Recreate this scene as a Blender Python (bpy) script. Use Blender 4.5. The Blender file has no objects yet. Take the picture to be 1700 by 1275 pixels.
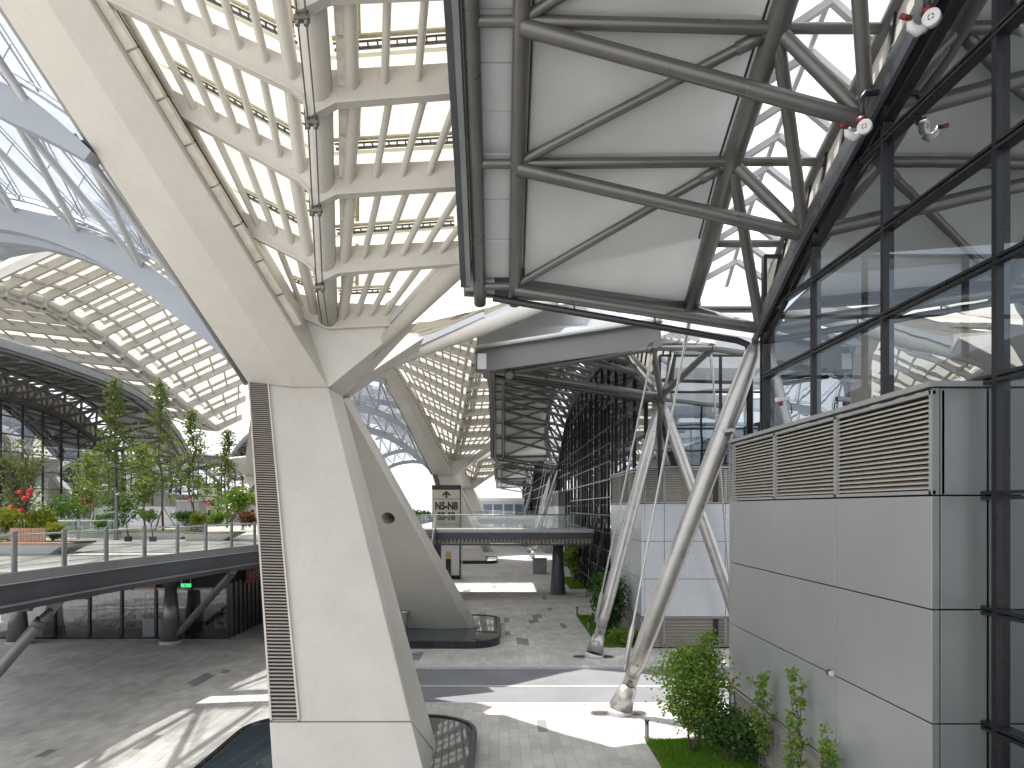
import bpy, bmesh, math, random
from mathutils import Vector as V, Matrix, Quaternion
random.seed(7)
sc = bpy.context.scene
COL = sc.collection
R = math.radians
# ------------------------------------------------------------------ camera
F, EZ, U0, V0 = 1133.0, 6.9, 829.0, 843.0        # focal length in photo pixels, eye height, principal point
cam = bpy.data.cameras.new('camera'); cam.sensor_width = 36; cam.lens = F / 1700 * 36
cam.shift_x = (850 - U0) / 1700; cam.shift_y = (V0 - 637.5) / 1700
cam.clip_start = .1; cam.clip_end = 5000
co = bpy.data.objects.new('camera', cam); COL.objects.link(co)
co.location = (0, 0, EZ); co.rotation_euler = (R(90), 0, 0); sc.camera = co
# ------------------------------------------------------------------ sky and sun
SUN = V((0.21, -0.155, -1.0))
w = bpy.data.worlds.new('World'); sc.world = w; w.use_nodes = True
nt = w.node_tree; bg = nt.nodes['Background']
sky = nt.nodes.new('ShaderNodeTexSky'); sky.sky_type = 'NISHITA'; sky.sun_disc = False
sky.sun_elevation = math.atan2(1, math.hypot(SUN.x, SUN.y)); sky.sun_rotation = math.atan2(-SUN.x, -SUN.y)
sky.air_density = .8; sky.dust_density = 1.6; sky.ozone_density = .4
# thin bright high cloud over the whole sky
ctc = nt.nodes.new('ShaderNodeTexCoord'); cno = nt.nodes.new('ShaderNodeTexNoise'); cno.inputs['Scale'].default_value = 2.2; cno.inputs['Detail'].default_value = 7
cmp = nt.nodes.new('ShaderNodeMapping'); cmp.inputs['Scale'].default_value = (1, 1, 2.5)
nt.links.new(ctc.outputs['Generated'], cmp.inputs['Vector']); nt.links.new(cmp.outputs[0], cno.inputs['Vector'])
crm = nt.nodes.new('ShaderNodeMapRange'); crm.inputs[1].default_value = .3; crm.inputs[2].default_value = .7; crm.inputs[3].default_value = .55; crm.inputs[4].default_value = .9
nt.links.new(cno.outputs[0], crm.inputs[0])
cmx = nt.nodes.new('ShaderNodeMix'); cmx.data_type = 'RGBA'; cmx.inputs[7].default_value = (11.5, 11.6, 11.8, 1)
nt.links.new(crm.outputs[0], cmx.inputs[0]); nt.links.new(sky.outputs[0], cmx.inputs[6])
nt.links.new(cmx.outputs[2], bg.inputs[0]); bg.inputs[1].default_value = 0.12
sl = bpy.data.lights.new('sun', 'SUN'); sl.energy = 4.2; sl.angle = R(.53); sl.color = (1, .955, .89)
so = bpy.data.objects.new('sun', sl); COL.objects.link(so)
so.rotation_euler = SUN.to_track_quat('-Z', 'Y').to_euler(); so.location = (-10, 20, 60)
sc.view_settings.view_transform = 'Standard'; sc.view_settings.look = 'None'
sc.view_settings.exposure = 0.92; sc.view_settings.gamma = 1.0
try: sc.view_settings.use_curve_mapping = False
except Exception: pass
cy = sc.cycles
cy.use_denoising = True
try: cy.denoiser = 'OPENIMAGEDENOISE'
except Exception: pass
cy.use_adaptive_sampling = True; cy.adaptive_threshold = .02
cy.max_bounces = 8; cy.diffuse_bounces = 5; cy.glossy_bounces = 4; cy.transmission_bounces = 6; cy.transparent_max_bounces = 14
cy.sample_clamp_indirect = 8; cy.caustics_reflective = False; cy.caustics_refractive = False

# ------------------------------------------------------------------ helpers
def at(u, v, Y): return V(((u - U0) * Y / F, Y, EZ - (v - V0) * Y / F))
Z = V((0, 0, 1))
ORG = {}
def root(name, loc, label, cat, group=None, kind=None):
    o = bpy.data.objects.new(name, None); COL.objects.link(o); o.location = loc; ORG[o.name] = V(loc)
    o.empty_display_size = .3
    tag(o, label, cat, group, kind); return o
def tag(o, label=None, cat=None, group=None, kind=None):
    if label: o['label'] = label
    if cat: o['category'] = cat
    if group: o['group'] = group
    if kind: o['kind'] = kind
    return o
class MB:
    def __init__(s): s.v = []; s.f = []; s.sm = []
    def face(s, pts, smooth=False):
        b = len(s.v); s.v += [tuple(p) for p in pts]; s.f.append(list(range(b, b + len(pts)))); s.sm.append(smooth); return s
    def hexa(s, a):                                   # 8 corners: bottom ring 0-3, top ring 4-7
        b = len(s.v); s.v += [tuple(p) for p in a]
        for q in ((3,2,1,0),(4,5,6,7),(0,1,5,4),(1,2,6,5),(2,3,7,6),(3,0,4,7)):
            s.f.append([b + i for i in q]); s.sm.append(False)
        return s
    def box(s, x0, x1, y0, y1, z0, z1):
        return s.hexa([(x0,y0,z0),(x1,y0,z0),(x1,y1,z0),(x0,y1,z0),(x0,y0,z1),(x1,y0,z1),(x1,y1,z1),(x0,y1,z1)])
    def beam(s, p, q, w, h, up=Z, dz=0):
        p = V(p); q = V(q); d = (q - p).normalized(); sd = d.cross(up)
        sd = sd.normalized() if sd.length > 1e-4 else V((1,0,0)); u = sd.cross(d).normalized()
        o = u * dz; a = sd * w / 2; b = u * h / 2
        return s.hexa([p-a-b+o, p+a-b+o, q+a-b+o, q-a-b+o, p-a+b+o, p+a+b+o, q+a+b+o, q-a+b+o])
    def tube(s, p, q, r0, r1=None, n=12, caps=True): return s.pipe([p, q], [r0, r0 if r1 is None else r1], n, caps)
    def pipe(s, pts, r, n=12, caps=True):
        pts = [V(p) for p in pts]; m = len(pts)
        if not isinstance(r, (list, tuple)): r = [r] * m
        b = len(s.v); ref = None
        for i, p in enumerate(pts):
            d = (pts[min(i+1, m-1)] - pts[max(i-1, 0)])
            if d.length < 1e-6: d = V(Z)
            d.normalize()
            if ref is None: ref = d.orthogonal().normalized()
            ref = (ref - d * ref.dot(d)); ref = ref.normalized() if ref.length > 1e-5 else d.orthogonal().normalized()
            c = d.cross(ref)
            for k in range(n):
                a = 2 * math.pi * k / n; s.v.append(tuple(p + (ref * math.cos(a) + c * math.sin(a)) * r[i]))
        for i in range(m - 1):
            for k in range(n):
                k2 = (k + 1) % n
                s.f.append([b+i*n+k, b+i*n+k2, b+(i+1)*n+k2, b+(i+1)*n+k]); s.sm.append(True)
        if caps:
            s.f.append([b + k for k in range(n)][::-1]); s.sm.append(False)
            s.f.append([b + (m-1)*n + k for k in range(n)]); s.sm.append(False)
        return s
    def prism(s, pts, off):
        pts = [V(p) for p in pts]; off = V(off); n = len(pts); b = len(s.v)
        s.v += [tuple(p) for p in pts] + [tuple(p + off) for p in pts]
        s.f.append(list(range(b, b+n))[::-1]); s.sm.append(False)
        s.f.append(list(range(b+n, b+2*n))); s.sm.append(False)
        for i in range(n):
            j = (i+1) % n; s.f.append([b+i, b+j, b+n+j, b+n+i]); s.sm.append(False)
        return s
    def lathe(s, c, prof, n=20, axis=Z):
        c = V(c); pts = [c + V(axis) * z for r, z in prof]; return s.pipe(pts, [r for r, z in prof], n)
    def loft(s, rings, caps=True, smooth=False):
        b = len(s.v); n = len(rings[0])
        for rg in rings: s.v += [tuple(p) for p in rg]
        for i in range(len(rings) - 1):
            for k in range(n):
                k2 = (k+1) % n; s.f.append([b+i*n+k, b+i*n+k2, b+(i+1)*n+k2, b+(i+1)*n+k]); s.sm.append(smooth)
        if caps:
            s.f.append(list(range(b, b+n))[::-1]); s.sm.append(False)
            s.f.append(list(range(b+(len(rings)-1)*n, b+len(rings)*n))); s.sm.append(False)
        return s
    def hull(s, pts):
        bm = bmesh.new()
        for p in pts: bm.verts.new(p)
        bmesh.ops.convex_hull(bm, input=bm.verts); bm.verts.index_update()
        b = len(s.v); s.v += [tuple(v.co) for v in bm.verts]
        for f in bm.faces: s.f.append([b + v.index for v in f.verts]); s.sm.append(False)
        bm.free(); return s
    def map(s, fn): s.v = [tuple(fn(V(p))) for p in s.v]; return s
    def mesh(s, name, o=V((0,0,0)), fix=True):
        m = bpy.data.meshes.new(name)
        m.from_pydata([(p[0]-o.x, p[1]-o.y, p[2]-o.z) for p in s.v], [], s.f)
        m.polygons.foreach_set('use_smooth', s.sm)
        if fix:
            bm = bmesh.new(); bm.from_mesh(m); bmesh.ops.recalc_face_normals(bm, faces=bm.faces); bm.to_mesh(m); bm.free()
        m.update(); return m
    def build(s, name, mat, parent=None, label=None, cat=None, group=None, kind=None, bev=0, fix=True):
        o = V((0,0,0))
        if parent is not None: o = ORG[parent.name]
        elif s.v:
            n = len(s.v); o = V((sum(p[0] for p in s.v)/n, sum(p[1] for p in s.v)/n, min(p[2] for p in s.v)))
        me = s.mesh(name, o, fix); me.materials.append(mat)
        ob = bpy.data.objects.new(name, me); COL.objects.link(ob); ORG[ob.name] = o
        if parent is not None: ob.parent = parent
        else: ob.location = o
        tag(ob, label, cat, group, kind)
        if bev:
            b = ob.modifiers.new('bevel', 'BEVEL'); b.width = bev; b.segments = 2; b.limit_method = 'ANGLE'; b.angle_limit = R(40)
        return ob
def dup(mesh_ob, parent, loc, rot=None):
    c = mesh_ob.copy(); COL.objects.link(c); c.parent = parent; c.location = loc
    if rot: c.rotation_euler = rot
    return c
def copy_tree(o, parent=None):
    c = o.copy(); COL.objects.link(c); c.parent = parent; ORG[c.name] = ORG[o.name]
    for ch in o.children: copy_tree(ch, c)
    return c
def place(o, shift=(0,0,0), my=None, mx=None):          # move a copied thing; mirror in depth about my or in x about mx
    l = V(o.location); s = V((1,1,1))
    if my is not None: l.y = 2*my - l.y; s.y = -1
    if mx is not None: l.x = 2*mx - l.x; s.x = -1
    o.location = l + V(shift); o.scale = s; return o
def merge_tree(src, name):                               # one mesh of a thing and its parts, for far copies too small to show them
    me = bpy.data.meshes.new(name); bm = bmesh.new(); mats = []
    def walk(o):
        if o.type == 'MESH':
            m = o.data.materials[0]
            if m not in mats: mats.append(m)
            k = len(bm.faces); bm.from_mesh(o.data); bm.faces.ensure_lookup_table()
            for f in bm.faces[k:]: f.material_index = mats.index(m)
        for c in o.children: walk(c)
    walk(src); bm.to_mesh(me); bm.free()
    for m in mats: me.materials.append(m)
    o = bpy.data.objects.new(name, me); COL.objects.link(o); o.location = src.location; ORG[o.name] = V(src.location); return o

# ------------------------------------------------------------------ materials
def nn(nt, t, **k):
    n = nt.nodes.new(t)
    for a, b in k.items(): setattr(n, a, b)
    return n
def mat(name, col, rough=.5, metal=0, var=.06, scale=1.5, bump=0, bscale=30, spec=.5, streak=0, coat=0):
    m = bpy.data.materials.new(name); m.use_nodes = True; t = m.node_tree; p = t.nodes['Principled BSDF']
    p.inputs['Roughness'].default_value = rough; p.inputs['Metallic'].default_value = metal
    p.inputs['Specular IOR Level'].default_value = spec
    tc = nn(t, 'ShaderNodeTexCoord'); geo = nn(t, 'ShaderNodeNewGeometry')
    no = nn(t, 'ShaderNodeTexNoise'); no.inputs['Scale'].default_value = scale; no.inputs['Detail'].default_value = 6
    t.links.new(geo.outputs['Position'], no.inputs['Vector'])
    rp = nn(t, 'ShaderNodeMapRange'); rp.inputs[1].default_value = .3; rp.inputs[2].default_value = .7
    rp.inputs[3].default_value = 1 - var; rp.inputs[4].default_value = 1 + var
    t.links.new(no.outputs[0], rp.inputs[0])
    mx = nn(t, 'ShaderNodeVectorMath', operation='SCALE'); mx.inputs[0].default_value = col[:3]
    last = rp.outputs[0]
    if streak:                                           # weathering streaks that run down the surface
        mp = nn(t, 'ShaderNodeMapping'); mp.inputs['Scale'].default_value = (5, 5, .35)
        t.links.new(geo.outputs['Position'], mp.inputs['Vector'])
        n2 = nn(t, 'ShaderNodeTexNoise'); n2.inputs['Scale'].default_value = 1.2; n2.inputs['Detail'].default_value = 4
        t.links.new(mp.outputs[0], n2.inputs['Vector'])
        r2 = nn(t, 'ShaderNodeMapRange'); r2.inputs[1].default_value = .45; r2.inputs[2].default_value = .8
        r2.inputs[3].default_value = 1; r2.inputs[4].default_value = 1 - streak
        t.links.new(n2.outputs[0], r2.inputs[0])
        mu = nn(t, 'ShaderNodeMath', operation='MULTIPLY'); t.links.new(last, mu.inputs[0]); t.links.new(r2.outputs[0], mu.inputs[1]); last = mu.outputs[0]
    t.links.new(last, mx.inputs['Scale']); t.links.new(mx.outputs[0], p.inputs['Base Color'])
    r3 = nn(t, 'ShaderNodeMapRange'); r3.inputs[1].default_value = .3; r3.inputs[2].default_value = .7
    r3.inputs[3].default_value = max(.02, rough - .07); r3.inputs[4].default_value = min(1, rough + .07)
    t.links.new(no.outputs[0], r3.inputs[0]); t.links.new(r3.outputs[0], p.inputs['Roughness'])
    if coat: p.inputs['Coat Weight'].default_value = coat
    if bump:
        nb = nn(t, 'ShaderNodeTexNoise'); nb.inputs['Scale'].default_value = bscale; nb.inputs['Detail'].default_value = 5
        t.links.new(geo.outputs['Position'], nb.inputs['Vector'])
        bp = nn(t, 'ShaderNodeBump'); bp.inputs['Strength'].default_value = bump; bp.inputs['Distance'].default_value = .02
        t.links.new(nb.outputs[0], bp.inputs['Height']); t.links.new(bp.outputs[0], p.inputs['Normal'])
    return m
def membrane_mat(name, col, trans):
    m = bpy.data.materials.new(name); m.use_nodes = True; t = m.node_tree
    for n in list(t.nodes): t.nodes.remove(n)
    o = nn(t, 'ShaderNodeOutputMaterial'); d = nn(t, 'ShaderNodeBsdfDiffuse'); r = nn(t, 'ShaderNodeBsdfTranslucent'); x = nn(t, 'ShaderNodeMixShader')
    geo = nn(t, 'ShaderNodeNewGeometry'); no = nn(t, 'ShaderNodeTexNoise'); no.inputs['Scale'].default_value = .7; no.inputs['Detail'].default_value = 5
    t.links.new(geo.outputs['Position'], no.inputs['Vector'])
    rp = nn(t, 'ShaderNodeMapRange'); rp.inputs[1].default_value = .3; rp.inputs[2].default_value = .7; rp.inputs[3].default_value = .95; rp.inputs[4].default_value = 1.03
    t.links.new(no.outputs[0], rp.inputs[0])
    sc_ = nn(t, 'ShaderNodeVectorMath', operation='SCALE'); sc_.inputs[0].default_value = col; t.links.new(rp.outputs[0], sc_.inputs['Scale'])
    t.links.new(sc_.outputs[0], d.inputs[0]); t.links.new(sc_.outputs[0], r.inputs[0])
    x.inputs[0].default_value = trans
    t.links.new(d.outputs[0], x.inputs[1]); t.links.new(r.outputs[0], x.inputs[2]); t.links.new(x.outputs[0], o.inputs[0]); return m
def glass_mat(name, tint, refl, wav=.0, rough=.0):
    m = bpy.data.materials.new(name); m.use_nodes = True; t = m.node_tree
    for n in list(t.nodes): t.nodes.remove(n)
    o = nn(t, 'ShaderNodeOutputMaterial'); tr = nn(t, 'ShaderNodeBsdfTransparent'); g = nn(t, 'ShaderNodeBsdfGlossy'); x = nn(t, 'ShaderNodeMixShader')
    tr.inputs[0].default_value = (*tint, 1); g.inputs[0].default_value = (.93, .96, 1, 1); g.inputs['Roughness'].default_value = rough
    lw = nn(t, 'ShaderNodeLayerWeight'); lw.inputs[0].default_value = .5
    fr = nn(t, 'ShaderNodeMath', operation='POWER'); t.links.new(lw.outputs['Facing'], fr.inputs[0]); fr.inputs[1].default_value = 4.5
    rp = nn(t, 'ShaderNodeMapRange'); rp.inputs[1].default_value = .0; rp.inputs[2].default_value = 1; rp.inputs[3].default_value = refl; rp.inputs[4].default_value = 1
    t.links.new(fr.outputs[0], rp.inputs[0]); t.links.new(rp.outputs[0], x.inputs[0])
    if wav:
        geo = nn(t, 'ShaderNodeNewGeometry'); no = nn(t, 'ShaderNodeTexNoise'); no.inputs['Scale'].default_value = .9; no.inputs['Detail'].default_value = 1.5
        t.links.new(geo.outputs['Position'], no.inputs['Vector'])
        bp = nn(t, 'ShaderNodeBump'); bp.inputs['Strength'].default_value = wav; bp.inputs['Distance'].default_value = .05
        t.links.new(no.outputs[0], bp.inputs['Height']); t.links.new(bp.outputs[0], g.inputs['Normal'])
    t.links.new(tr.outputs[0], x.inputs[1]); t.links.new(g.outputs[0], x.inputs[2]); t.links.new(x.outputs[0], o.inputs[0]); return m
def tile_mat(name, col, amp, brick=False):
    m = mat(name, col, .75, 0, .17, .45, .25, 60); t = m.node_tree; p = t.nodes['Principled BSDF']
    geo = nn(t, 'ShaderNodeNewGeometry'); oi = nn(t, 'ShaderNodeObjectInfo')
    ad = nn(t, 'ShaderNodeMath', operation='ADD'); t.links.new(geo.outputs['Random Per Island'], ad.inputs[0]); t.links.new(oi.outputs['Random'], ad.inputs[1])
    fr = nn(t, 'ShaderNodeMath', operation='FRACT'); t.links.new(ad.outputs[0], fr.inputs[0])
    rp = nn(t, 'ShaderNodeMapRange'); rp.inputs[3].default_value = 1 - amp; rp.inputs[4].default_value = 1 + amp; t.links.new(fr.outputs[0], rp.inputs[0])
    old = p.inputs['Base Color'].links[0].from_socket
    mu = nn(t, 'ShaderNodeVectorMath', operation='SCALE'); t.links.new(old, mu.inputs[0]); t.links.new(rp.outputs[0], mu.inputs['Scale'])
    last = mu.outputs[0]
    if brick:
        br = nn(t, 'ShaderNodeTexBrick'); br.inputs['Scale'].default_value = 1; br.inputs['Brick Width'].default_value = .6; br.inputs['Row Height'].default_value = .3
        br.inputs['Mortar Size'].default_value = .008; br.inputs['Color1'].default_value = (.92,.92,.92,1); br.inputs['Color2'].default_value = (1.08,1.08,1.08,1); br.inputs['Mortar'].default_value = (.6,.6,.6,1)
        mp = nn(t, 'ShaderNodeMapping'); mp.inputs['Rotation'].default_value = (0,0,R(90)); t.links.new(geo.outputs['Position'], mp.inputs['Vector']); t.links.new(mp.outputs[0], br.inputs['Vector'])
        m2 = nn(t, 'ShaderNodeVectorMath', operation='MULTIPLY'); t.links.new(last, m2.inputs[0]); t.links.new(br.outputs[0], m2.inputs[1]); last = m2.outputs[0]
    t.links.new(last, p.inputs['Base Color']); return m
def leaf_mat(name, a, b, tr=.35):
    m = bpy.data.materials.new(name); m.use_nodes = True; t = m.node_tree
    for n in list(t.nodes): t.nodes.remove(n)
    o = nn(t, 'ShaderNodeOutputMaterial'); d = nn(t, 'ShaderNodeBsdfDiffuse'); r = nn(t, 'ShaderNodeBsdfTranslucent'); x = nn(t, 'ShaderNodeMixShader'); g = nn(t, 'ShaderNodeBsdfGlossy'); x2 = nn(t, 'ShaderNodeMixShader')
    geo = nn(t, 'ShaderNodeNewGeometry'); cr = nn(t, 'ShaderNodeMix', data_type='RGBA')
    cr.inputs[6].default_value = (*a, 1); cr.inputs[7].default_value = (*b, 1)
    t.links.new(geo.outputs['Random Per Island'], cr.inputs[0]); t.links.new(cr.outputs[2], d.inputs[0])
    h = nn(t, 'ShaderNodeVectorMath', operation='MULTIPLY'); h.inputs[1].default_value = (1.5, 1.35, .6); t.links.new(cr.outputs[2], h.inputs[0]); t.links.new(h.outputs[0], r.inputs[0])
    x.inputs[0].default_value = tr; x2.inputs[0].default_value = .02; g.inputs['Roughness'].default_value = .35
    t.links.new(d.outputs[0], x.inputs[1]); t.links.new(r.outputs[0], x.inputs[2]); t.links.new(x.outputs[0], x2.inputs[1]); t.links.new(g.outputs[0], x2.inputs[2]); t.links.new(x2.outputs[0], o.inputs[0]); return m
def emit(name, col, s):
    m = bpy.data.materials.new(name); m.use_nodes = True; p = m.node_tree.nodes['Principled BSDF']
    p.inputs['Base Color'].default_value = (*col, 1); p.inputs['Emission Color'].default_value = (*col, 1); p.inputs['Emission Strength'].default_value = s; return m
def water_mat():
    m = mat('pool_water', (.05, .07, .085), .06, 0, .1, 2, 0); t = m.node_tree; p = t.nodes['Principled BSDF']
    for l in list(p.inputs['Roughness'].links): t.links.remove(l)
    p.inputs['Roughness'].default_value = .03; p.inputs['Specular IOR Level'].default_value = .9
    geo = nn(t, 'ShaderNodeNewGeometry'); no = nn(t, 'ShaderNodeTexNoise'); no.inputs['Scale'].default_value = 2.5; no.inputs['Detail'].default_value = 2
    t.links.new(geo.outputs['Position'], no.inputs['Vector']); bp = nn(t, 'ShaderNodeBump'); bp.inputs['Strength'].default_value = .05; bp.inputs['Distance'].default_value = .01
    t.links.new(no.outputs[0], bp.inputs['Height']); t.links.new(bp.outputs[0], p.inputs['Normal']); return m
def deck_mat():                                          # ribbed metal-looking roof sheet, ribs run with the slope
    m = mat('ribbed_roof_sheet', (.34, .355, .37), .38, .35, .05, 1.2); t = m.node_tree; p = t.nodes['Principled BSDF']
    geo = nn(t, 'ShaderNodeNewGeometry'); wv = nn(t, 'ShaderNodeTexWave'); wv.bands_direction = 'Y'; wv.inputs['Scale'].default_value = 1.3
    t.links.new(geo.outputs['Position'], wv.inputs['Vector']); bp = nn(t, 'ShaderNodeBump'); bp.inputs['Strength'].default_value = .6; bp.inputs['Distance'].default_value = .05
    t.links.new(wv.outputs[0], bp.inputs['Height']); t.links.new(bp.outputs[0], p.inputs['Normal'])
    tr = nn(t, 'ShaderNodeBsdfTranslucent'); tr.inputs[0].default_value = (.75,.76,.75,1); x = nn(t, 'ShaderNodeMixShader'); x.inputs[0].default_value = .42  # translucency added so sun through the sheet brightens the ceiling below
    out = t.nodes['Material Output']; t.links.new(p.outputs[0], x.inputs[1]); t.links.new(tr.outputs[0], x.inputs[2]); t.links.new(x.outputs[0], out.inputs[0]); return m
M = dict(
    cream=mat('cream_painted_steel', (.55, .522, .475), .42, 0, .045, .6, .05, 40, streak=.06),
    creamdk=mat('cream_gutter_panel', (.60, .56, .49), .6, 0, .15, 3, .2, 50),
    edge=mat('membrane_edge_rope', (.60, .55, .40), .6, 0, .15, 6),
    clamp=mat('galvanised_clamp', (.17, .17, .16), .45, .6, .2, 8),
    cable=mat('steel_cable', (.16, .16, .155), .45, .7),
    steel=mat('grey_painted_tube', (.155, .152, .146), .33, .45, .10, 1.2, .06, 60),
    steelp=mat('pale_brushed_tube', (.39, .38, .365), .32, .6, .10, 2.0, .05, 80),
    bluegrey=mat('blue_grey_arch', (.33, .355, .40), .4, .1, .05, .8),
    bluelite=mat('pale_grey_lattice_tube', (.46, .475, .50), .4, .1, .05, 1),
    ceil=membrane_mat('grey_ceiling_membrane', (.87, .88, .885), .52),
    memb=membrane_mat('white_roof_membrane', (.80, .785, .71), .30),
    panel=mat('satin_wall_panel', (.32, .33, .326), .38, .2, .03, .3, streak=.05),
    panel_skylit=mat('sky_lit_wall_panel', (.58, .605, .64), .3, .2, .02, .35), paneldk=mat('dark_return_panel', (.20, .21, .21), .35, .3, .03, .4),  # pale panel is a sky-lit copy, the sky's light put into its colour
    louvre=mat('taupe_louvre', (.46, .425, .37), .45, .2, .06, 2),
    brown=mat('brown_grille', (.30, .26, .225), .5, .2, .08, 3),
    dark=mat('black_window_frame', (.022, .023, .026), .32, .4, .1, 3),
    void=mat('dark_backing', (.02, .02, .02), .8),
    fascia=mat('slate_grey_steel', (.085, .092, .105), .42, .3, .12, 1),
    fasciad=mat('end_fascia_grey', (.15, .155, .16), .45, .3, .08, 1), fasciam=mat('mid_grey_capping', (.24, .25, .255), .45, .3, .08, 1),
    pale=mat('pale_grey_fascia', (.52, .535, .55), .4, .2, .05, 1),
    white=mat('white_glazing_bar', (.72, .73, .73), .4, 0, .03),
    black=mat('black_rubber_pipe', (.02, .02, .022), .35, 0, .2, 4),
    deck=deck_mat(),
    glass=glass_mat('hall_glass', (.17, .195, .21), .44, .05),
    rail=glass_mat('railing_glass', (.95, .97, .96), .05),
    skyg=glass_mat('skylight_glass', (.86, .89, .92), .05), skyl=glass_mat('lattice_skylight_glass', (.50, .515, .53), .05),
    shopg=glass_mat('shop_glass', (.55, .57, .58), .12, .1),
    stone=tile_mat('stone_paver', (.50, .485, .455), .12),
    stoneb=tile_mat('stone_paving_far', (.48, .465, .435), .0, True),
    stoned=tile_mat('dark_stone_paver', (.22, .22, .215), .12),
    deckst=tile_mat('deck_stone', (.36, .345, .32), .0, True),
    kerb=mat('granite_kerb', (.52, .52, .51), .7, 0, .1, 5, .2),
    asphalt=mat('asphalt', (.185, .192, .205), .85, 0, .12, .6, .35, 120),
    paint=mat('road_paint', (.62, .62, .60), .7, 0, .2, 8),
    concrete=mat('concrete', (.34, .34, .33), .8, 0, .12, 1, .2),
    pool=mat('black_pool_stone', (.018, .02, .023), .22, 0, .3, 4),
    water=water_mat(),
    interior=mat('hall_interior', (.16, .17, .18), .7, 0, .05),
    intdark=mat('shop_interior', (.30, .28, .26), .8, 0, .2, 2),
    bark=mat('bark', (.10, .075, .055), .9, 0, .3, 12, .5, 60),
    barkp=mat('bamboo_prop', (.32, .25, .16), .8, 0, .2, 6),
    wood=mat('bench_timber', (.36, .21, .13), .6, 0, .2, 5),
    soil=mat('soil', (.06, .045, .03), .95, 0, .3, 6),
    leafa=leaf_mat('fresh_green_leaf', (.10, .20, .03), (.22, .34, .06)),
    leafb=leaf_mat('dark_green_leaf', (.035, .09, .02), (.09, .17, .045), .3),
    leafy=leaf_mat('yellow_green_leaf', (.26, .27, .03), (.14, .20, .03)),
    leafg=leaf_mat('grey_green_leaf', (.085, .14, .04), (.17, .225, .07)),
    leafw=leaf_mat('silver_leaf', (.22, .24, .17), (.30, .30, .22)),
    leafr=leaf_mat('russet_leaf', (.16, .05, .03), (.20, .10, .05)),
    grass=leaf_mat('grass_blade', (.09, .22, .018), (.17, .33, .035), .4),
    turf=mat('turf', (.045, .10, .018), .95, 0, .3, 8, .5),
    red=mat('red_sign', (.33, .03, .025), .5, 0, .1, 2),
    redpaint=mat('red_valve_paint', (.16, .012, .012), .4, 0, .1, 6),
    lantern=mat('red_lantern', (.48, .02, .015), .55, 0, .1, 6),
    gold=mat('gold_lettering', (.55, .36, .12), .5, 0, .1),
    signbg=mat('beige_sign_face', (.47, .44, .355), .5, 0, .04, 1),
    signdk=mat('sign_dark_metal', (.028, .029, .032), .55, .1, .1, 2),
    exitg=emit('exit_sign_green', (.02, .45, .10), 1.2),
    whitepl=mat('white_device_shell', (.62, .62, .61), .35, 0, .05, 3),
    amber=mat('amber_panel', (.42, .30, .13), .6),
    screen=mat('dark_screen', (.015, .016, .02), .15),
    blueglass=mat('blue_bay_window', (.10, .14, .20), .15, .2),
)
# ================================================================== THE GROUND
AX = -21.0; ROADC = 27.0; PER = 70.0             # plaza axis, road centre, spacing of the column bays
g = MB().face([(-1500,-300,-.12),(1500,-300,-.12),(1500,2500,-.12),(-1500,2500,-.12)]).build('ground', M['concrete'], kind='structure')
tag(g, 'flat ground running to the horizon')
RD0, RD1 = 24.15, 29.6
road = MB().face([(-6,RD0,-.1),(90,RD0,-.1),(90,RD1,-.1),(-6,RD1,-.1)]).build('road', M['asphalt'], kind='structure')
tag(road, 'grey asphalt road crossing between the halls')
MB().face([(-6,26.75,-.096),(90,26.75,-.096),(90,26.87,-.096),(-6,26.87,-.096)]).build('painted_line', M['paint'], road)
pave = MB().box(-90,60,-30,RD0-.16,-.11,-.012).box(-90,60,RD1+.16,400,-.11,-.012).box(-90,-6.16,RD0-.16,RD1+.16,-.11,-.012).build('pavement', M['stoneb'], kind='structure')
tag(pave, 'pale stone paving under the canopies')
kr = MB()
k0 = MB().box(-.495,.495,-.075,.075,-.11,.02)
kproto = None
for Yk in (RD0-.08, RD1+.08):
    for i in range(-6, 12):
        if kproto is None: kproto = k0.build('kerb_stone', M['kerb'], pave, bev=.012); kproto.location = V((i+.5, Yk, 0))
        else: dup(kproto, pave, V((i+.5, Yk, 0)))
GRASS = [(4.3, 7.0, 12, 20.3), (4.9, 7.0, 33.7, 43.7), (6.0, 7.9, 58, 68)]
def ingrass(x, y): return any(a < x < b and c < y < d for a, b, c, d in GRASS)
TW, TL = .30, .60
tiles = []
for col in range(-70, 34):
    x = col * TW + TW/2
    y0 = 12 + (.3 if col % 2 else 0)
    n = 0
    while y0 + n*TL < 78:
        y = y0 + n*TL + TL/2; n += 1
        if x > -6.4 and RD0 - .17 < y + TL/2 and y - TL/2 < RD1 + .17: continue
        if ingrass(x, y): continue
        if x < -14.3 and y > 36: continue
        u = U0 + x*F/y; v = V0 + EZ*F/y
        if u < -40 or u > 1250 or v > 1310: continue
        tiles.append((x, y, u, v))
rnd = random.Random(3); darkset = set()
for k in range(40):                                        # dark accent strips, a few pavers long
    cx = round(rnd.uniform(-18, 4) / TW) ; cy_ = rnd.uniform(17.5, 60); L = rnd.choice((1, 2, 3, 3)); W_ = rnd.choice((1, 1, 2))
    for t in tiles:
        c = round((t[0]-TW/2)/TW)
        if cx <= c < cx+W_ and abs(t[1]-cy_) < L*TL/2: darkset.add((t[0], t[1]))
def front(t): return t[3] < 1290 and (700 < t[2] < 1090 or 0 < t[2] < 440)
near = sorted([t for t in tiles if front(t) and (t[0],t[1]) not in darkset], key=lambda t: -t[3])[:300]
ns = set((t[0],t[1]) for t in near)
pv = MB().box(-TW/2+.004, TW/2-.004, -TL/2+.004, TL/2-.004, -.05, 0)
p0 = None
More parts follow.
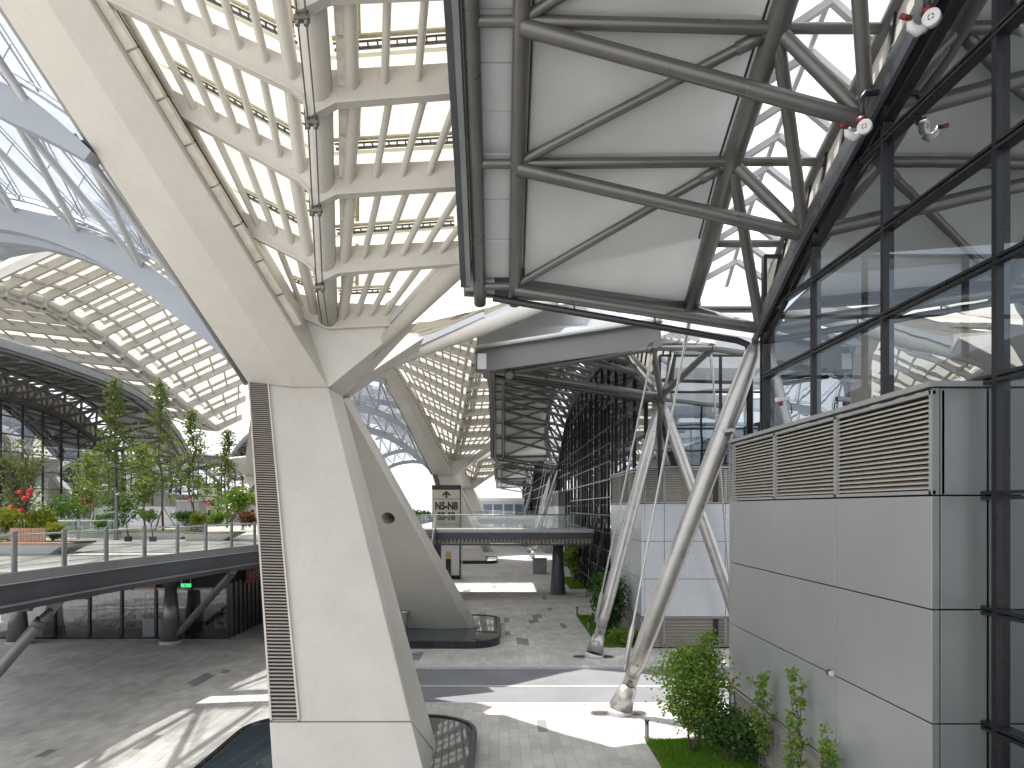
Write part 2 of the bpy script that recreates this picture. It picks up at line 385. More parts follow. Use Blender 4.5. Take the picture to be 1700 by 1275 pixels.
for t in near:
    dz = rnd.uniform(-.003, .003)
    if p0 is None: p0 = pv.build('paver', M['stone'], pave); p0.location = V((t[0],t[1],dz))
    else: dup(p0, pave, V((t[0],t[1],dz)))
far_t, dark_t = MB(), MB()
for t in tiles:
    if (t[0],t[1]) in ns: continue
    dz = rnd.uniform(-.003, .003); m_ = dark_t if (t[0],t[1]) in darkset else far_t
    x, y = t[0], t[1]; a, b = TW/2-.004, TL/2-.004
    q = [(x-a,y-b,dz),(x+a,y-b,dz),(x+a,y+b,dz),(x-a,y+b,dz)]; l = [(p[0],p[1],-.02) for p in q]
    bi = len(m_.v); m_.v += q + l
    for f in ((0,1,2,3),(4,5,1,0),(5,6,2,1),(6,7,3,2),(7,4,0,3)): m_.f.append([bi+i for i in f]); m_.sm.append(False)
far_t.build('paving_field', M['stone'], pave, kind='stuff', fix=False)
dark_t.build('dark_paving_strips', M['stoned'], pave, kind='stuff', fix=False)

# ================================================================== FORKED COLUMNS
def mirY(p): return V((p[0], 2*ROADC - p[1], p[2]))
ARM = [(-6.4,25.5,11.4), (-8.46,21.5,15.66), (-10.52,17.5,19.92), (-11.7,15.2,22.0), (-13.6,10.9,25.0), (-14.8,6.3,26.9), (-15.8,1.7,28.0), (-16.4,-3,28.6)]
ARMW = [3.0, 2.7, 2.4, 2.4, 2.3, 2.3, 2.2, 2.2]
FLt, FRt, BRt, BLt = V((-9.4,25.5,11.58)), V((-6.4,25.5,11.4)), V((-6.2,27,11.3)), V((-9.6,27,11.5))
FLj, FRj = V((-5.73,17,1.59)), V((-2.2,17,1.59))
FLb, FRb, BRb, BLb = V((-5.11,15.56,-.1)), V((-1.48,15.54,-.1)), V((-1.66,19.0,-.08)), V((-5.35,19.0,-.08))
def build_column():
    c = root('forked_column', (-5.5, 27, 0), 'big cream forked column with a tall brown grille, nearest of its row', 'column')
    up = MB().loft([[FLj, FRj, BRb+V((0,0,.03)), BLb+V((0,0,.03))], [FLt, FRt, BRt, BLt]]).build('front_leg', M['cream'], c, bev=.03)
    d = (FLb - FLj).normalized() * .03
    MB().loft([[FLb, FRb, BRb+V((0,.05,-.1)), BLb+V((0,.05,-.1))], [FLj+d, FRj+d, BRb+d+V((0,0,.0)), BLb+d]]).build('plinth', M['cream'], c, bev=.02)
    # rear leg with a round port in its inner face
    top = [V((-9.6,27.5,11.5)), V((-7.6,27.25,11.35)), V((-6.3,27.5,11.3)), V((-6.1,27.9,11.4)), V((-6.4,29.5,11.4)), V((-9.4,29.5,11.5))]
    bot = [V((-5.2,37.8,-.1)), V((-3.1,37.45,-.1)), V((-1.45,37.7,-.1)), V((-.95,38.1,-.1)), V((-1.6,41.5,-.1)), V((-5.2,41.5,-.1))]
    rl = MB().loft([bot, top]).build('rear_leg', M['cream'], c)
    pc = at(648, 857, 32.4)
    cut = MB().tube(pc + V((0,-2.2,-.3)), pc + V((0,1.5,.2)), .31, n=24).build('port_cutter', M['cream'], c)
    mo = rl.modifiers.new('port', 'BOOLEAN'); mo.object = cut; mo.operation = 'DIFFERENCE'; mo.solver = 'EXACT'
    bpy.context.view_layer.update()
    dg = bpy.context.evaluated_depsgraph_get(); me = bpy.data.meshes.new_from_object(rl.evaluated_get(dg))
    rl.modifiers.clear(); rl.data = me; bpy.data.objects.remove(cut)
    # arms, toward the camera and away
    def arm(fn):
        rings = []
        for i, (p, wd) in enumerate(zip(ARM, ARMW)):
            r = V(p); l = r + V((-wd, 0, .18 if i == 0 else 0)); mid = r + (l-r)*.42 + V((0,-.14,-.10))
            rings.append([fn(x) for x in (r, mid, l, l + V((-.15,1.3,.85)), r + V((.15,1.3,.85)))])
        return MB().loft(rings)
    arm(lambda p: p).build('arm', M['cream'], c, bev=.03); arm(mirY).build('arm', M['cream'], c, bev=.03)
    P0, P1, P2, P3, P4 = at(465,513,25), at(555,551,25.3), at(675,539,25), at(600,609,26.2), V((-6.4,25.5,11.4))
    for fn in (lambda p: p, mirY):
        MB().hull([fn(p) for p in (P0, P1, P2, P3, P4, P3+V((.3,.8,0)), P0+V((0,1.2,.2)), P2+V((.3,.9,.3)), V((-6.4,27,11.6)))]).build('gusset', M['cream'], c, bev=.02)
    MB().hull([V((-9.35,25.7,11.62)), V((-6.45,25.7,11.45)), V((-5.6,26.4,12.0)), V((-5.6,27.6,12.0)), V((-6.45,28.3,11.45)), V((-9.35,28.3,11.62)), V((-9.2,27,13.6)), V((-6.6,27,13.6)), V((-9.4,27.2,11.3)), V((-6.5,27.2,11.2))]).build('node_block', M['cream'], c)
    # grille let into the front face
    nrm = (FRj-FLj).cross(FLt-FLj).normalized()
    if nrm.y > 0: nrm = -nrm
    def fp(s, t): a = FLj.lerp(FLt, t); b = FRj.lerp(FRt, t); return a.lerp(b, s)
    s0 = lambda t: .022; s1 = lambda t: .205 + .045*t
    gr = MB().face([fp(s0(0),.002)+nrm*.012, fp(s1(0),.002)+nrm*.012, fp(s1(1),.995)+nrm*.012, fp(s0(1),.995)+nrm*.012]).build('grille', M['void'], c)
    sl_ = MB(); N = 124
    for i in range(N):
        t = (i+.5)/N; a, b = fp(s0(t), t), fp(s1(t), t); up_ = (fp(.1, min(1,t+.01)) - fp(.1, t)).normalized()
        sl_.hexa([a+nrm*.015, b+nrm*.015, b+nrm*.06-up_*.035, a+nrm*.06-up_*.035, a+nrm*.015+up_*.045, b+nrm*.015+up_*.045, b+nrm*.068+up_*.008, a+nrm*.068+up_*.008])
    sl_.build('grille_slats', M['brown'], gr, kind='stuff')
    for e in (lambda t: s0(t)-.006, lambda t: s1(t)+.006):
        MB().beam(fp(e(0),0)+nrm*.03, fp(e(1),.998)+nrm*.03, .05, .09, nrm).build('grille_frame', M['cream'], gr)
    # panels of the gutter along the arm's upper edge
    pp = None
    for i in range(0, 5):
        a, b = V(ARM[i]), V(ARM[i+1]); n = max(1, round((b-a).length/1.25)); D = (b-a).normalized(); sd = V((1,0,0)); sd = (sd - D*sd.dot(D)).normalized(); u_ = sd.cross(D).normalized()
        if u_.y < 0: u_ = -u_
        for k in range(n):
            p = a.lerp(b, (k+.02)/n); q = a.lerp(b, (k+.97)/n)
            if i == 0 and k < 2: continue
            o_ = sd*.16 + u_*.34
            MB().beam(p+o_, q+o_, .26, .22, u_).build('gutter_panel', M['creamdk'], c)
    a = [V(p) + V((.34,.45,.25)) for p in ARM[1:6]]
    MB().pipe(a, .035, 6).build('gutter_seal', M['black'], c)
    for fn in (lambda p: p, mirY):
        MB().pipe([fn(V(p) + V((-w_-.12,.25,.2))) for p, w_ in zip(ARM, ARMW)], .14, 8).build('arm_edge_trim', M['fasciam'], c)
    return c
col1 = build_column()
def col_copy(lbl, **k): o = copy_tree(col1); o['label'] = lbl; o['group'] = 'forked columns of the plaza roof'; return place(o, **k)
col1['group'] = 'forked columns of the plaza roof'
col_copy('cream forked column beyond the footbridge, behind the direction sign', shift=(0,PER,0))
col_copy('pale column of the far row glimpsed left of the nearest column, behind the deck trees', shift=(0,PER,0), mx=AX)
cf = merge_tree(col1, 'forked_column'); place(cf, shift=(0,2*PER,0))
tag(cf, 'small distant cream forked column, third in its row beyond the footbridge', 'column', 'forked columns of the plaza roof')

# ================================================================== MEMBRANE ROOFS (petals)
def lerp(a, b, t): return a + (b-a)*t
def build_petal(ribs, label, loc, edge=True, seg=1.0, cables=True, K=1.0):
    """ribs: list of (L, S, R): high side at the arm, spine, flat side; sign +1 when L lies to the left"""
    c = root('membrane_roof', loc, label, 'roof', 'white membrane roofs over the plaza')
    n = len(ribs)
    tips = []
    for k, (L, S, Rr) in enumerate(ribs):
        hl, hs, hr = .62*K, .85*K, .72*K
        up = lambda p, h: p + V((0,0,h))
        el = (S-L).normalized(); er = (Rr-S).normalized()
        tip = S - el*.22*K + V((0,0,-.42*K*K)); tips.append(tip)
        if k == 0: pts = [L, S, Rr, up(Rr,.7), up(S,.95), up(L,.75)]
        else: pts = [L, S - el*.75*K + V((0,0,.02)), S - el*.42*K + V((0,0,-.10*K)), tip - el*.10, tip, S + er*.45*K + V((0,0,-.02)), Rr, up(Rr,hr), up(S,hs), up(L,hl)]
        rb = MB().prism([p + V((0,-.09,0)) for p in pts], (0,.18,0)).build('rib', M['cream'], c)
        low = pts[:pts.index(Rr)+1] if k else [L, S, Rr]
        fl = MB()
        for a, b in zip(low[:-1], low[1:]): fl.beam(a, b, .30*K, .06*K)
        fl.build('rib_flange', M['cream'], rb)
        # laced edge of the membrane along the rib
        for a, b, e in ((L, S, el), (S, Rr, er)):
            ln = (b-a).length
            if ln < 1.2: continue
            o_ = V((0,-.42*K,1.12*K)); a2 = a + e*.5 + o_; b2 = b - e*.5 + o_; ed = MB()
            ed.beam(a2, b2, .06*K, .06*K); ed.beam(a2+V((0,-.16*K,.06)), b2+V((0,-.16*K,.06)), .04*K, .04*K)
            m_ = int(ln/.28)
            for q in range(m_): p = a2.lerp(b2, (q+.5)/m_); ed.beam(p, p+V((0,-.16*K,.06)), .04*K, .04*K)
            ed.build('membrane_lacing', M['clamp'], rb)
            MB().beam(a2+V((0,-.27*K,.12)), b2+V((0,-.27*K,.12)), .13*K, .05).build('membrane_edge', M['edge'], rb)
    sp = [r[1] + V((0,0,.38)) for r in ribs]
    MB().pipe(sp, .35*K, 18).build('spine_tube', M['cream'], c)
    cl = MB(); 
    for k in range(n-1):
        (L0,S0,R0), (L1,S1,R1) = ribs[k], ribs[k+1]
        wl = (L1-S1).length; wr = (R1-S1).length
        for A0, A1, wd, nm in ((L0, L1, wl, 'l'), (R0, R1, wr, 'r')):
            m_ = max(2, round(wd/seg))
            for q in range(1, m_+1):
                f = q/(m_+.6); big = q == 1
                p = S0.lerp(A0, f) + V((0,0,.42)); r_ = S1.lerp(A1, f) + V((0,0,.42))
                MB().tube(p, r_, (.19 if big else .105)*K, n=10, caps=False).build('purlin_tube', M['cream'], c)
        # gutter box beside the spine, made of short panels
        e = (R1-S1).normalized(); ln = (S1-S0).length
        for q in range(2):
            p = S0.lerp(S1, q/2+.02) + e*.62 + V((0,0,.55)); r_ = S0.lerp(S1, q/2+.48) + e*.62 + V((0,0,.55))
            MB().beam(p, r_, .24, .34).build('gutter_panel', M['creamdk'], c)
        # laced membrane edges beside the spine
        for A0, A1, off in ((L0, L1, .72), (R0, R1, 1.05)):
            e0 = (A0-S0).normalized(); e1 = (A1-S1).normalized(); hh = V((0,0,1.12*K))
            p, r_ = S0.lerp(S1,.22)+e0*off*K+hh, S0.lerp(S1,.9)+e1*off*K+hh
            MB().beam(p, r_, .12*K, .05).build('membrane_edge', M['edge'], c)
            ld = MB().beam(p-e0*.2*K, r_-e0*.2*K, .04*K, .04*K); m_ = max(3, int((r_-p).length/.3))
            for q in range(m_): t_ = p.lerp(r_, (q+.5)/m_); ld.beam(t_-e0*.2*K, t_-e0*.05*K, .04*K, .04*K, V((0,1,0)))
            ld.build('membrane_lacing', M['clamp'], c)
        # membranes, drawn a little in from ribs and spine
        for A0, A1 in ((L0, L1), (R0, R1)):
            h = V((0,0,1.22*K)); D = (S1-S0).normalized()
            e0 = (A0-S0).normalized(); e1 = (A1-S1).normalized()
            q = [S0+e0*.1-D*.06+h, A0+e0*.45-D*.06+h, A1+e1*.45+D*.06+h, S1+e1*.1+D*.06+h]
            mb = MB(); ng = 6
            grid = [[None]*(ng+1) for _ in range(ng+1)]
            nz = (q[1]-q[0]).cross(q[3]-q[0]).normalized(); nz = nz if nz.z > 0 else -nz
            for i in range(ng+1):
                for j in range(ng+1):
                    s, t = i/ng, j/ng
                    p = q[0].lerp(q[1], s).lerp(q[3].lerp(q[2], s), t)
                    grid[i][j] = len(mb.v); mb.v.append(tuple(p + nz*.22*(math.sin(math.pi*s)*math.sin(math.pi*t))))
            for i in range(ng):
                for j in range(ng): mb.f.append([grid[i][j], grid[i+1][j], grid[i+1][j+1], grid[i][j+1]]); mb.sm.append(True)
            me = mb.build('membrane_panel', M['memb'], c, fix=False)
            se = MB(); a = q[0].lerp(q[3], .5); b = q[1].lerp(q[2], .5); 
            pts = [a.lerp(b, s/6) + nz*(.22*math.sin(math.pi*s/6)-.03) for s in range(7)]
            for u_, v_ in zip(pts[:-1], pts[1:]): se.beam(u_, v_, .05, .012, nz)
            se.build('membrane_seam', M['edge'], me)
    if cables:
        for sx in (-.09, .11):
            MB().pipe([ribs[0][1] + V((sx,-.5,.05))] + [t + V((sx,-.02,-.12)) for t in tips[1:]], .022, 6).build('cable', M['cable'], c)
        for t in tips[1:]:
            MB().beam(t+V((-.16,0,-.12)), t+V((.18,0,-.12)), .16, .12).tube(t+V((-.09,0,-.28)), t+V((-.09,0,.04)), .06, n=8).tube(t+V((.11,0,-.28)), t+V((.11,0,.04)), .06, n=8).beam(t+V((0,0,-.1)), t+V((0,0,.12)), .05, .14, V((0,1,0))).build('cable_clamp', M['clamp'], c)
    if edge:
        pts = [edge] + [r[2] + V((0,0,.35)) for r in ribs[1:]]
        MB().pipe(pts, [.16] + [.42]*(len(pts)-1), 16).build('edge_beam', M['cream'], c)
        tp = [p + V((0,0,.55)) for p in pts]
        eb = MB()
        for a, b in zip(tp[:-1], tp[1:]): eb.beam(a + V((.1,0,-.2)), b + V((.1,0,0)), .5, .22)
        eb.build('edge_gutter', M['pale'], c)
    return c
def ext(p, x): return V((x, p.y, p.z + .05*(x-p.x)))
rib1 = [(at(466,512,25), at(545,546,25), at(675,540,25)),
        (at(386,376,22.4), at(540,455,22.4), at(781,437,22.4)),
        (at(268,176,20.1), at(535,325,20.1), ext(at(770,310,20.1), 1.5)),
        (at(152,-10,17.8), at(530,175,17.8), ext(at(757,150,17.8), 3.5))]
SZ = [18.45, 19.75, 21.0, 22.2, 23.3, 24.1, 24.7, 25.1, 25.3]
LX = [(-11.7,22.2), (-12.7,24.0), (-13.5,25.3), (-14.1,26.4), (-14.7,27.2), (-15.2,27.8), (-15.6,28.2), (-16,28.5), (-16.3,28.7)]
for i in range(9):
    Yk = 15.5 - 2.3*i; xs = -4.3 + .4*i
    rib1.append((V((LX[i][0]+.3, Yk, LX[i][1])), V((xs, Yk, SZ[i])), V((4.2, Yk, SZ[i]+.35))))
EDGE0 = V((-5.25, 26.2, 12.45))
pet1 = build_petal(rib1, 'big white membrane roof rising over the viewer, left of the grey steel canopy', (-6, 25, 13), EDGE0)
def pet_copy(lbl, **k): o = copy_tree(pet1); o['label'] = lbl; return place(o, **k)
pet_copy('bright membrane roof top sloping away beyond the nearest column over the road', my=ROADC)
pet_copy('ribbed white membrane roof ahead, above the direction sign and footbridge', shift=(0,PER,0))
pf = merge_tree(pet1, 'membrane_roof'); place(pf, shift=(0,2*PER,0)); tag(pf, 'small distant ribbed membrane roof at the end of the street', 'roof', 'white membrane roofs over the plaza')
pf2 = merge_tree(pet1, 'membrane_roof'); place(pf2, shift=(0,PER,0), my=ROADC); tag(pf2, 'distant membrane roof rising past the second column', 'roof', 'white membrane roofs over the plaza')
# the roof of the opposite row, seen beyond the arch on the left
lc = [(360,728),(336,711),(311,692),(285,669),(259,646),(231,623),(200,600),(169,574),(137,554),(104,534),(70,516),(35,507),(4,498),(-30,490)]
ribL = []
for j, (u, v) in enumerate(lc):
    Yk = 93 - 2.3*j; wr = min(42 + 30*j, 250); wl = min(50 + 60*j, 420)
    S = at(u, v-12, Yk); ribL.append((at(u+wr, v-12-.47*wr, Yk), S, at(u-wl, v-12-.11*wl, Yk)))
build_petal(ribL, 'ribbed white membrane roof on the far left side, seen under the blue grey arch', (-35, 92, 14), None, seg=2.6, K=1.12)

# ================================================================== GLAZED SKYLIGHTS BETWEEN THE ARMS
def arch_pts(Y, xe, ze, zp, n=14):
    pts = []
    for i in range(2*n+1):
        s = i/n
        t = s if s <= 1 else 2 - s
        x = xe + (AX-xe)*s
        pts.append(V((x, Y, ze + (zp-ze)*(1-(1-t)**2.2))))
    return pts
def build_skylight():
    c = root('lattice_skylight', (AX, 26, 12), 'glazed skylight of blue grey arches and pale lattice tubes, upper left', 'skylight', 'glazed lattice skylights')
    A = [arch_pts(26.2, -9.5, 11.9, 18.1), arch_pts(20.0, -11.9, 17.1, 20.3), arch_pts(14.2, -14.0, 22.3, 24.0), arch_pts(8.5, -16.2, 25.6, 26.5)]
    for a in A:
        rings = []
        for i, p in enumerate(a):
            d = (a[min(i+1,len(a)-1)] - a[max(i-1,0)]).normalized(); u = V((-d.z,0,d.x)); u = u if u.z > 0 else -u
            tp = min(1, .35 + .65*min(i, len(a)-1-i)/3)
            rings.append([p + V((0,-.26,0)) - u*.45*tp, p + V((0,.26,0)) - u*.45*tp, p + V((0,.26,0)) + u*.45*tp, p + V((0,-.26,0)) + u*.45*tp])
        MB().loft(rings).build('arch', M['bluegrey'], c)
        MB().pipe([p + V((0,-.35,.72)) for p in a], .035, 6).build('glazing_rail', M['bluegrey'], c)
        MB().pipe([p + V((0,-.35,.92)) for p in a], .03, 6).build('glazing_rail', M['bluelite'], c)
    def samp(a, x):
        for p, q in zip(a[:-1], a[1:]):
            if (p.x-x)*(q.x-x) <= 0 and abs(p.x-q.x) > 1e-6: return p.lerp(q, (x-p.x)/(q.x-p.x))
        return a[0] if x > a[0].x else a[-1]
    for a, b in zip(A[:-1], A[1:]):
        xs = [-11.3 - 2.42*i for i in range(9)]
        for i, x in enumerate(xs):
            for dx in (-2.42*.5, 2.42*.5+.3):
                x2 = x + dx
                if x2 > b[0].x - .1 or x2 < b[-1].x + .1: continue
                p, q = samp(a, x), samp(b, x2)
                o_ = V((0,0,.25))
                MB().tube(p+o_, q+o_, .125, n=10, caps=False).build('lattice_tube', M['bluelite'], c)
                e = MB().tube(p+V((.22,0,.75)), q+V((.22,0,.75)), .03, n=5, caps=False).tube(p+V((.36,0,.75)), q+V((.36,0,.75)), .02, n=5, caps=False)
                for k in range(3): r_ = (p.lerp(q, (k+.5)/3)); e.tube(r_+V((.05,0,.3)), r_+V((.3,0,.75)), .018, n=4, caps=False)
                e.build('glazing_rail', M['bluelite'], c)
        for i in range(len(a)-1):
            MB().face([a[i]+V((0,0,1.0)), a[i+1]+V((0,0,1.0)), b[i+1]+V((0,0,1.0)), b[i]+V((0,0,1.0))]).build('skylight_pane', M['skyl'], c, fix=False)
    return c
sk1 = build_skylight()
for kw_, lb_ in (({'shift':(0,PER,0), 'my':ROADC}, 'distant lattice skylight rising behind the second column'), ({'shift':(0,2*PER,0)}, 'farthest lattice skylight above the far deck')):
    so_ = merge_tree(sk1, 'lattice_skylight'); place(so_, **kw_); tag(so_, lb_, 'skylight', 'glazed lattice skylights')
for kw_, lb_ in (({'shift':(0,2*PER,0), 'mx':AX}, 'small far membrane roof on the left side of the plaza'),):
    so_ = merge_tree(pet1, 'membrane_roof'); place(so_, **kw_); tag(so_, lb_, 'roof', 'white membrane roofs over the plaza')
o = copy_tree(sk1); place(o, my=ROADC); o['label'] = 'lattice skylight just behind the first blue grey arch, running away over the deck'
o = copy_tree(sk1); place(o, shift=(0,PER,0)); o['label'] = 'far lattice skylight of blue grey arches seen past the rear leg of the nearest column'
# ================================================================== GREY STEEL CANOPIES
ZL = [13.6, 15.8, 17.35, 18.6, 19.3, 19.7, 19.95, 20.05, 20.1, 20.15]
ZU = [14.9, 15.86, 17.2, 18.7, 19.4, 19.8, 20.0, 20.1, 20.15, 20.2]
XU = [6.35, 6.02, 5.96] + [5.95]*7
ZW = [12.33, 13.96, 15.2, 16.55, 17.3, 17.8, 18.1, 18.25, 18.3, 18.35]
def build_canopy(Y0, sg, n, sym, label, detail=True):
    c = root('steel_canopy', (4, Y0, 13), label, 'canopy', 'grey steel canopies along the halls')
    ix = lambda i: min(i, n-i) if sym else i
    Y = lambda i: Y0 + sg*3*i
    l1 = [V((-.6, Y(i), ZL[min(9,ix(i))])) for i in range(n+1)]
    l2 = [V((.47, Y(i), ZL[min(9,ix(i))])) for i in range(n+1)]
    up = [V((XU[min(9,ix(i))], Y(i), ZU[min(9,ix(i))])) for i in range(n+1)]
    c2 = [V((8.36 + (.3 if ix(i)==0 else 0), Y(i), ZU[min(9,ix(i))])) for i in range(n+1)]
    wl = [V((7.9, Y(i), ZW[min(9,ix(i))])) for i in range(n+1)]
    ends = [(0, -sg)] + ([(n, sg)] if sym else [])
    ue = {i: V((6.72, Y(i)+e*3.4, 13.9)) for i, e in ends}; ce = {i: V((9.3, Y(i)+e*3.4, 13.9)) for i, e in ends}
    def chord(pts, ext_): return ([ext_[0]] if 0 in ext_ else []) + pts + ([ext_[n]] if n in ext_ else [])
    stub = {i: None for i, e in ends}
    e1 = {i: l1[i] + V((0, e*.55, -.35)) for i, e in ends}; e2 = {i: l2[i] + V((0, e*.55, -.35)) for i, e in ends}
    S = M['steel']
    MB().pipe(chord(l1, e1), .19, 16).build('edge_tube', S, c); MB().pipe(chord(l2, e2), .19, 16).build('edge_tube', S, c)
    MB().pipe(chord(up, ue), .26, 18).build('roof_chord', S, c); MB().pipe(chord(c2, ce), .22, 16).build('roof_chord', S, c)
    for a, b in zip(wl[:-1], wl[1:]):
        MB().beam(a + V((.05,0,-.05)), b + V((.05,0,-.05)), .42, .50).build('wall_chord', S, c)
        MB().beam(a + V((-.2,0,-.42)), b + V((-.2,0,-.42)), .10, .22).build('wall_chord_trim', M['fascia'], c)
    T = lambda nm, p, q, r: MB().tube(p, q, r, n=12, caps=False).build(nm, S, c)
    for i in range(n+1):
        T('rung', l1[i], l2[i], .12)
        if i > 0 and i < n or not (i in ue): T('cross_beam', l2[i], up[i], .14)
        else:
            T('end_beam', l2[i]+V((0,0,-.1)), ue[i], .13)
        T('lower_diagonal', l2[i]+V((0,0,-.12)), wl[i], .17 if i in ue else .18)
        if (i not in ue): T('web_strut', up[i], wl[i], .15)
        else: T('web_strut', ue[i], wl[i], .15); T('web_strut', ce[i], wl[i], .15); T('tie_tube', ue[i], ce[i], .12)
        T('tie_tube', up[i], c2[i], .115)
        # gusset sleeve where the roof diagonal meets the chord
    for i in range(n):
        near_ = i if not sym else (i if i < n/2 else i+1)
        a, b = (i, i+1) if (not sym or i < n/2) else (i+1, i)
        T('roof_diagonal', l2[a]+V((0,0,.02)), up[b], .12)
        d = (l2[a]-up[b]).normalized(); MB().tube(up[b]+d*.3, up[b]+d*.85, .15, n=8).build('diagonal_sleeve', S, c)
        T('web_strut', up[b], wl[a], .15)
        # ceiling membrane, roof sheet, soffit, fascia
        h = V((0,0,.22)); p, q, r_, s = l2[i]+h+V((.30,0,0)), up[i]+h, up[i+1]+h, l2[i+1]+h+V((.30,0,0))
        MB().hexa([p,q,r_,s, p+V((0,0,.03)),q+V((0,0,.03)),r_+V((0,0,.03)),s+V((0,0,.03))]).build('ceiling_membrane', M['ceil'], c)
        MB().beam(l2[i]+V((.25,0,.18)), l2[i+1]+V((.25,0,.18)), .04, .05).build('membrane_track', M['dark'], c)
        MB().beam(up[i]+V((-.31,0,.16)), up[i+1]+V((-.31,0,.16)), .04, .05).build('membrane_track', M['dark'], c)
        ra, rb, rc, rd = l1[i]+V((-.45,0,.85)), up[i]+V((.2,0,.75)), up[i+1]+V((.2,0,.75)), l1[i+1]+V((-.45,0,.85))
        MB().hexa([ra,rb,rc,rd, ra+V((0,0,.08)),rb+V((0,0,.08)),rc+V((0,0,.08)),rd+V((0,0,.08))]).build('roof_sheet', M['deck'], c)
        for k in range(3):
            a_, b_ = (k+.015)/3, (k+.985)/3
            pa, pb, pc_, pd = l1[i].lerp(l1[i+1],a_), l2[i].lerp(l2[i+1],a_), l2[i].lerp(l2[i+1],b_), l1[i].lerp(l1[i+1],b_)
            u_ = V((0,0,.26 + .02*((i*3+k) % 2)))
            MB().hexa([pa+u_,pb+u_,pc_+u_,pd+u_, pa+u_*1.2,pb+u_*1.2,pc_+u_*1.2,pd+u_*1.2]).build('soffit_panel', M['pale'], c)
        MB().beam(l1[i]+V((-.32,0,.28)), l1[i+1]+V((-.32,0,.28)), .14, .92).build('fascia', M['fasciam'], c)
        MB().beam(l1[i]+V((-.42,0,-.02)), l1[i+1]+V((-.42,0,-.02)), .30, .05).build('fascia_lip', M['fascia'], c)
        # ridge skylight
        rg0, rg1 = (up[i]+c2[i])/2 + V((0,0,.85)), (up[i+1]+c2[i+1])/2 + V((0,0,.85))
        MB().beam(rg0, rg1, .12, .16).build('glazing_ridge', M['white'], c)
        for k in range(3):
            t = (k+.5)/3; a_, m_, b_ = up[i].lerp(up[i+1],t)+V((.1,0,.3)), rg0.lerp(rg1,t)+V((0,sg*.45,0)), c2[i].lerp(c2[i+1],t)+V((0,0,.3))
            MB().beam(a_, m_, .13, .16).beam(m_, b_, .13, .16).build('glazing_bar', M['white'], c)
        MB().face([up[i]+V((.1,0,.4)), up[i+1]+V((.1,0,.4)), rg1+V((0,0,.1)), rg0+V((0,0,.1))]).build('skylight_pane', M['skyg'], c, fix=False)
        MB().face([rg0+V((0,0,.1)), rg1+V((0,0,.1)), c2[i+1]+V((0,0,.4)), c2[i]+V((0,0,.4))]).build('skylight_pane', M['skyg'], c, fix=False)
        # clerestory between wall chord and roof chord
        wa, wb, ca, cb = wl[i]+V((.18,0,.2)), wl[i+1]+V((.18,0,.2)), c2[i]+V((-.05,0,-.1)), c2[i+1]+V((-.05,0,-.1))
        MB().face([wa, wb, cb, ca]).build('clerestory_panel', M['creamdk'], c, fix=False)
        for k in range(3):
            t = (k+.4)/3; MB().beam(wa.lerp(wb,t)+V((-.05,0,0)), ca.lerp(cb,t)+V((-.05,0,0)), .06, .10, V((0,1,0))).build('clerestory_mullion', M['dark'], c)
    for i, e in ends:                                     # skylight over the end bay
        g0, g1 = (up[i]+c2[i])/2 + V((0,0,.85)), (ue[i]+ce[i])/2 + V((0,0,.85))
        MB().beam(g0, g1, .12, .16).build('glazing_ridge', M['white'], c)
        for k in range(3):
            t = (k+.5)/3.6; a_, m_, b_ = up[i].lerp(ue[i],t)+V((.1,0,.3)), g0.lerp(g1,t)+V((0,-e*.45,0)), c2[i].lerp(ce[i],t)+V((0,0,.3))
            MB().beam(a_, m_, .13, .16).beam(m_, b_, .13, .16).build('glazing_bar', M['white'], c)
        MB().face([up[i]+V((.1,0,.4)), ue[i]+V((.1,0,.4)), g1+V((0,0,.1)), g0+V((0,0,.1))]).build('skylight_pane', M['skyg'], c, fix=False)
        MB().face([g0+V((0,0,.1)), g1+V((0,0,.1)), ce[i]+V((0,0,.4)), c2[i]+V((0,0,.4))]).build('skylight_pane', M['skyg'], c, fix=False)
    for i, e in ends:                                     # end fascia with gutter lip, and rain pipe
        a, b = l1[i]+V((-.5,e*.35,.55)), ue[i]+V((.35,e*.1,.75))
        MB().beam(a+V((0,0,-.2)), b+V((0,0,-.2)), .16, 1.05).build('end_fascia', M['fasciad'], c)
        MB().beam(a+V((0,e*.2,.36)), b+V((0,e*.2,.36)), .4, .08).build('end_gutter', M['fasciam'], c)
        MB().beam(a+V((0,-e*.15,.5)), b+V((0,-e*.15,.5)), .10, .26).build('end_upstand', M['pale'], c)
        MB().hexa([ (V(p)) for p in (l1[i]+V((-.45,0,.85)), up[i]+V((.2,0,.75)), ue[i]+V((.2,0,.75)), l1[i]+V((-.45,e*.3,.85)))] + [V(p)+V((0,0,.08)) for p in (l1[i]+V((-.45,0,.85)), up[i]+V((.2,0,.75)), ue[i]+V((.2,0,.75)), l1[i]+V((-.45,e*.3,.85)))]).build('roof_sheet', M['deck'], c)
        pe, qe, re_ = l2[i]+V((.3,0,.22)), up[i]+V((0,0,.22)), ue[i]+V((0,0,.22))
        MB().face([pe, qe, re_]).build('ceiling_membrane', M['ceil'], c, fix=False)
        MB().box(-1.05,-.15, l1[i].y+e*.2, l1[i].y+e*.62, 13.55, 14.3).build('corner_box', M['pale'], c)
        rp_ = [l1[i]+V((.4,e*.1,-.32)), wl[i]+V((-.55,e*.45,-.25)), wl[i]+V((-.22,e*.45,-.38)), wl[i]+V((-.15,e*.45,-.75)), V((7.75, wl[i].y+e*.45, 8.3))]
        MB().pipe(rp_, .105, 10).build('rain_pipe', M['black'], c)
        for t in (.33, .66): p = rp_[0].lerp(rp_[1], t); MB().tube(p, p+V((0,0,.45)), .025, n=6).build('pipe_hanger', M['black'], c)
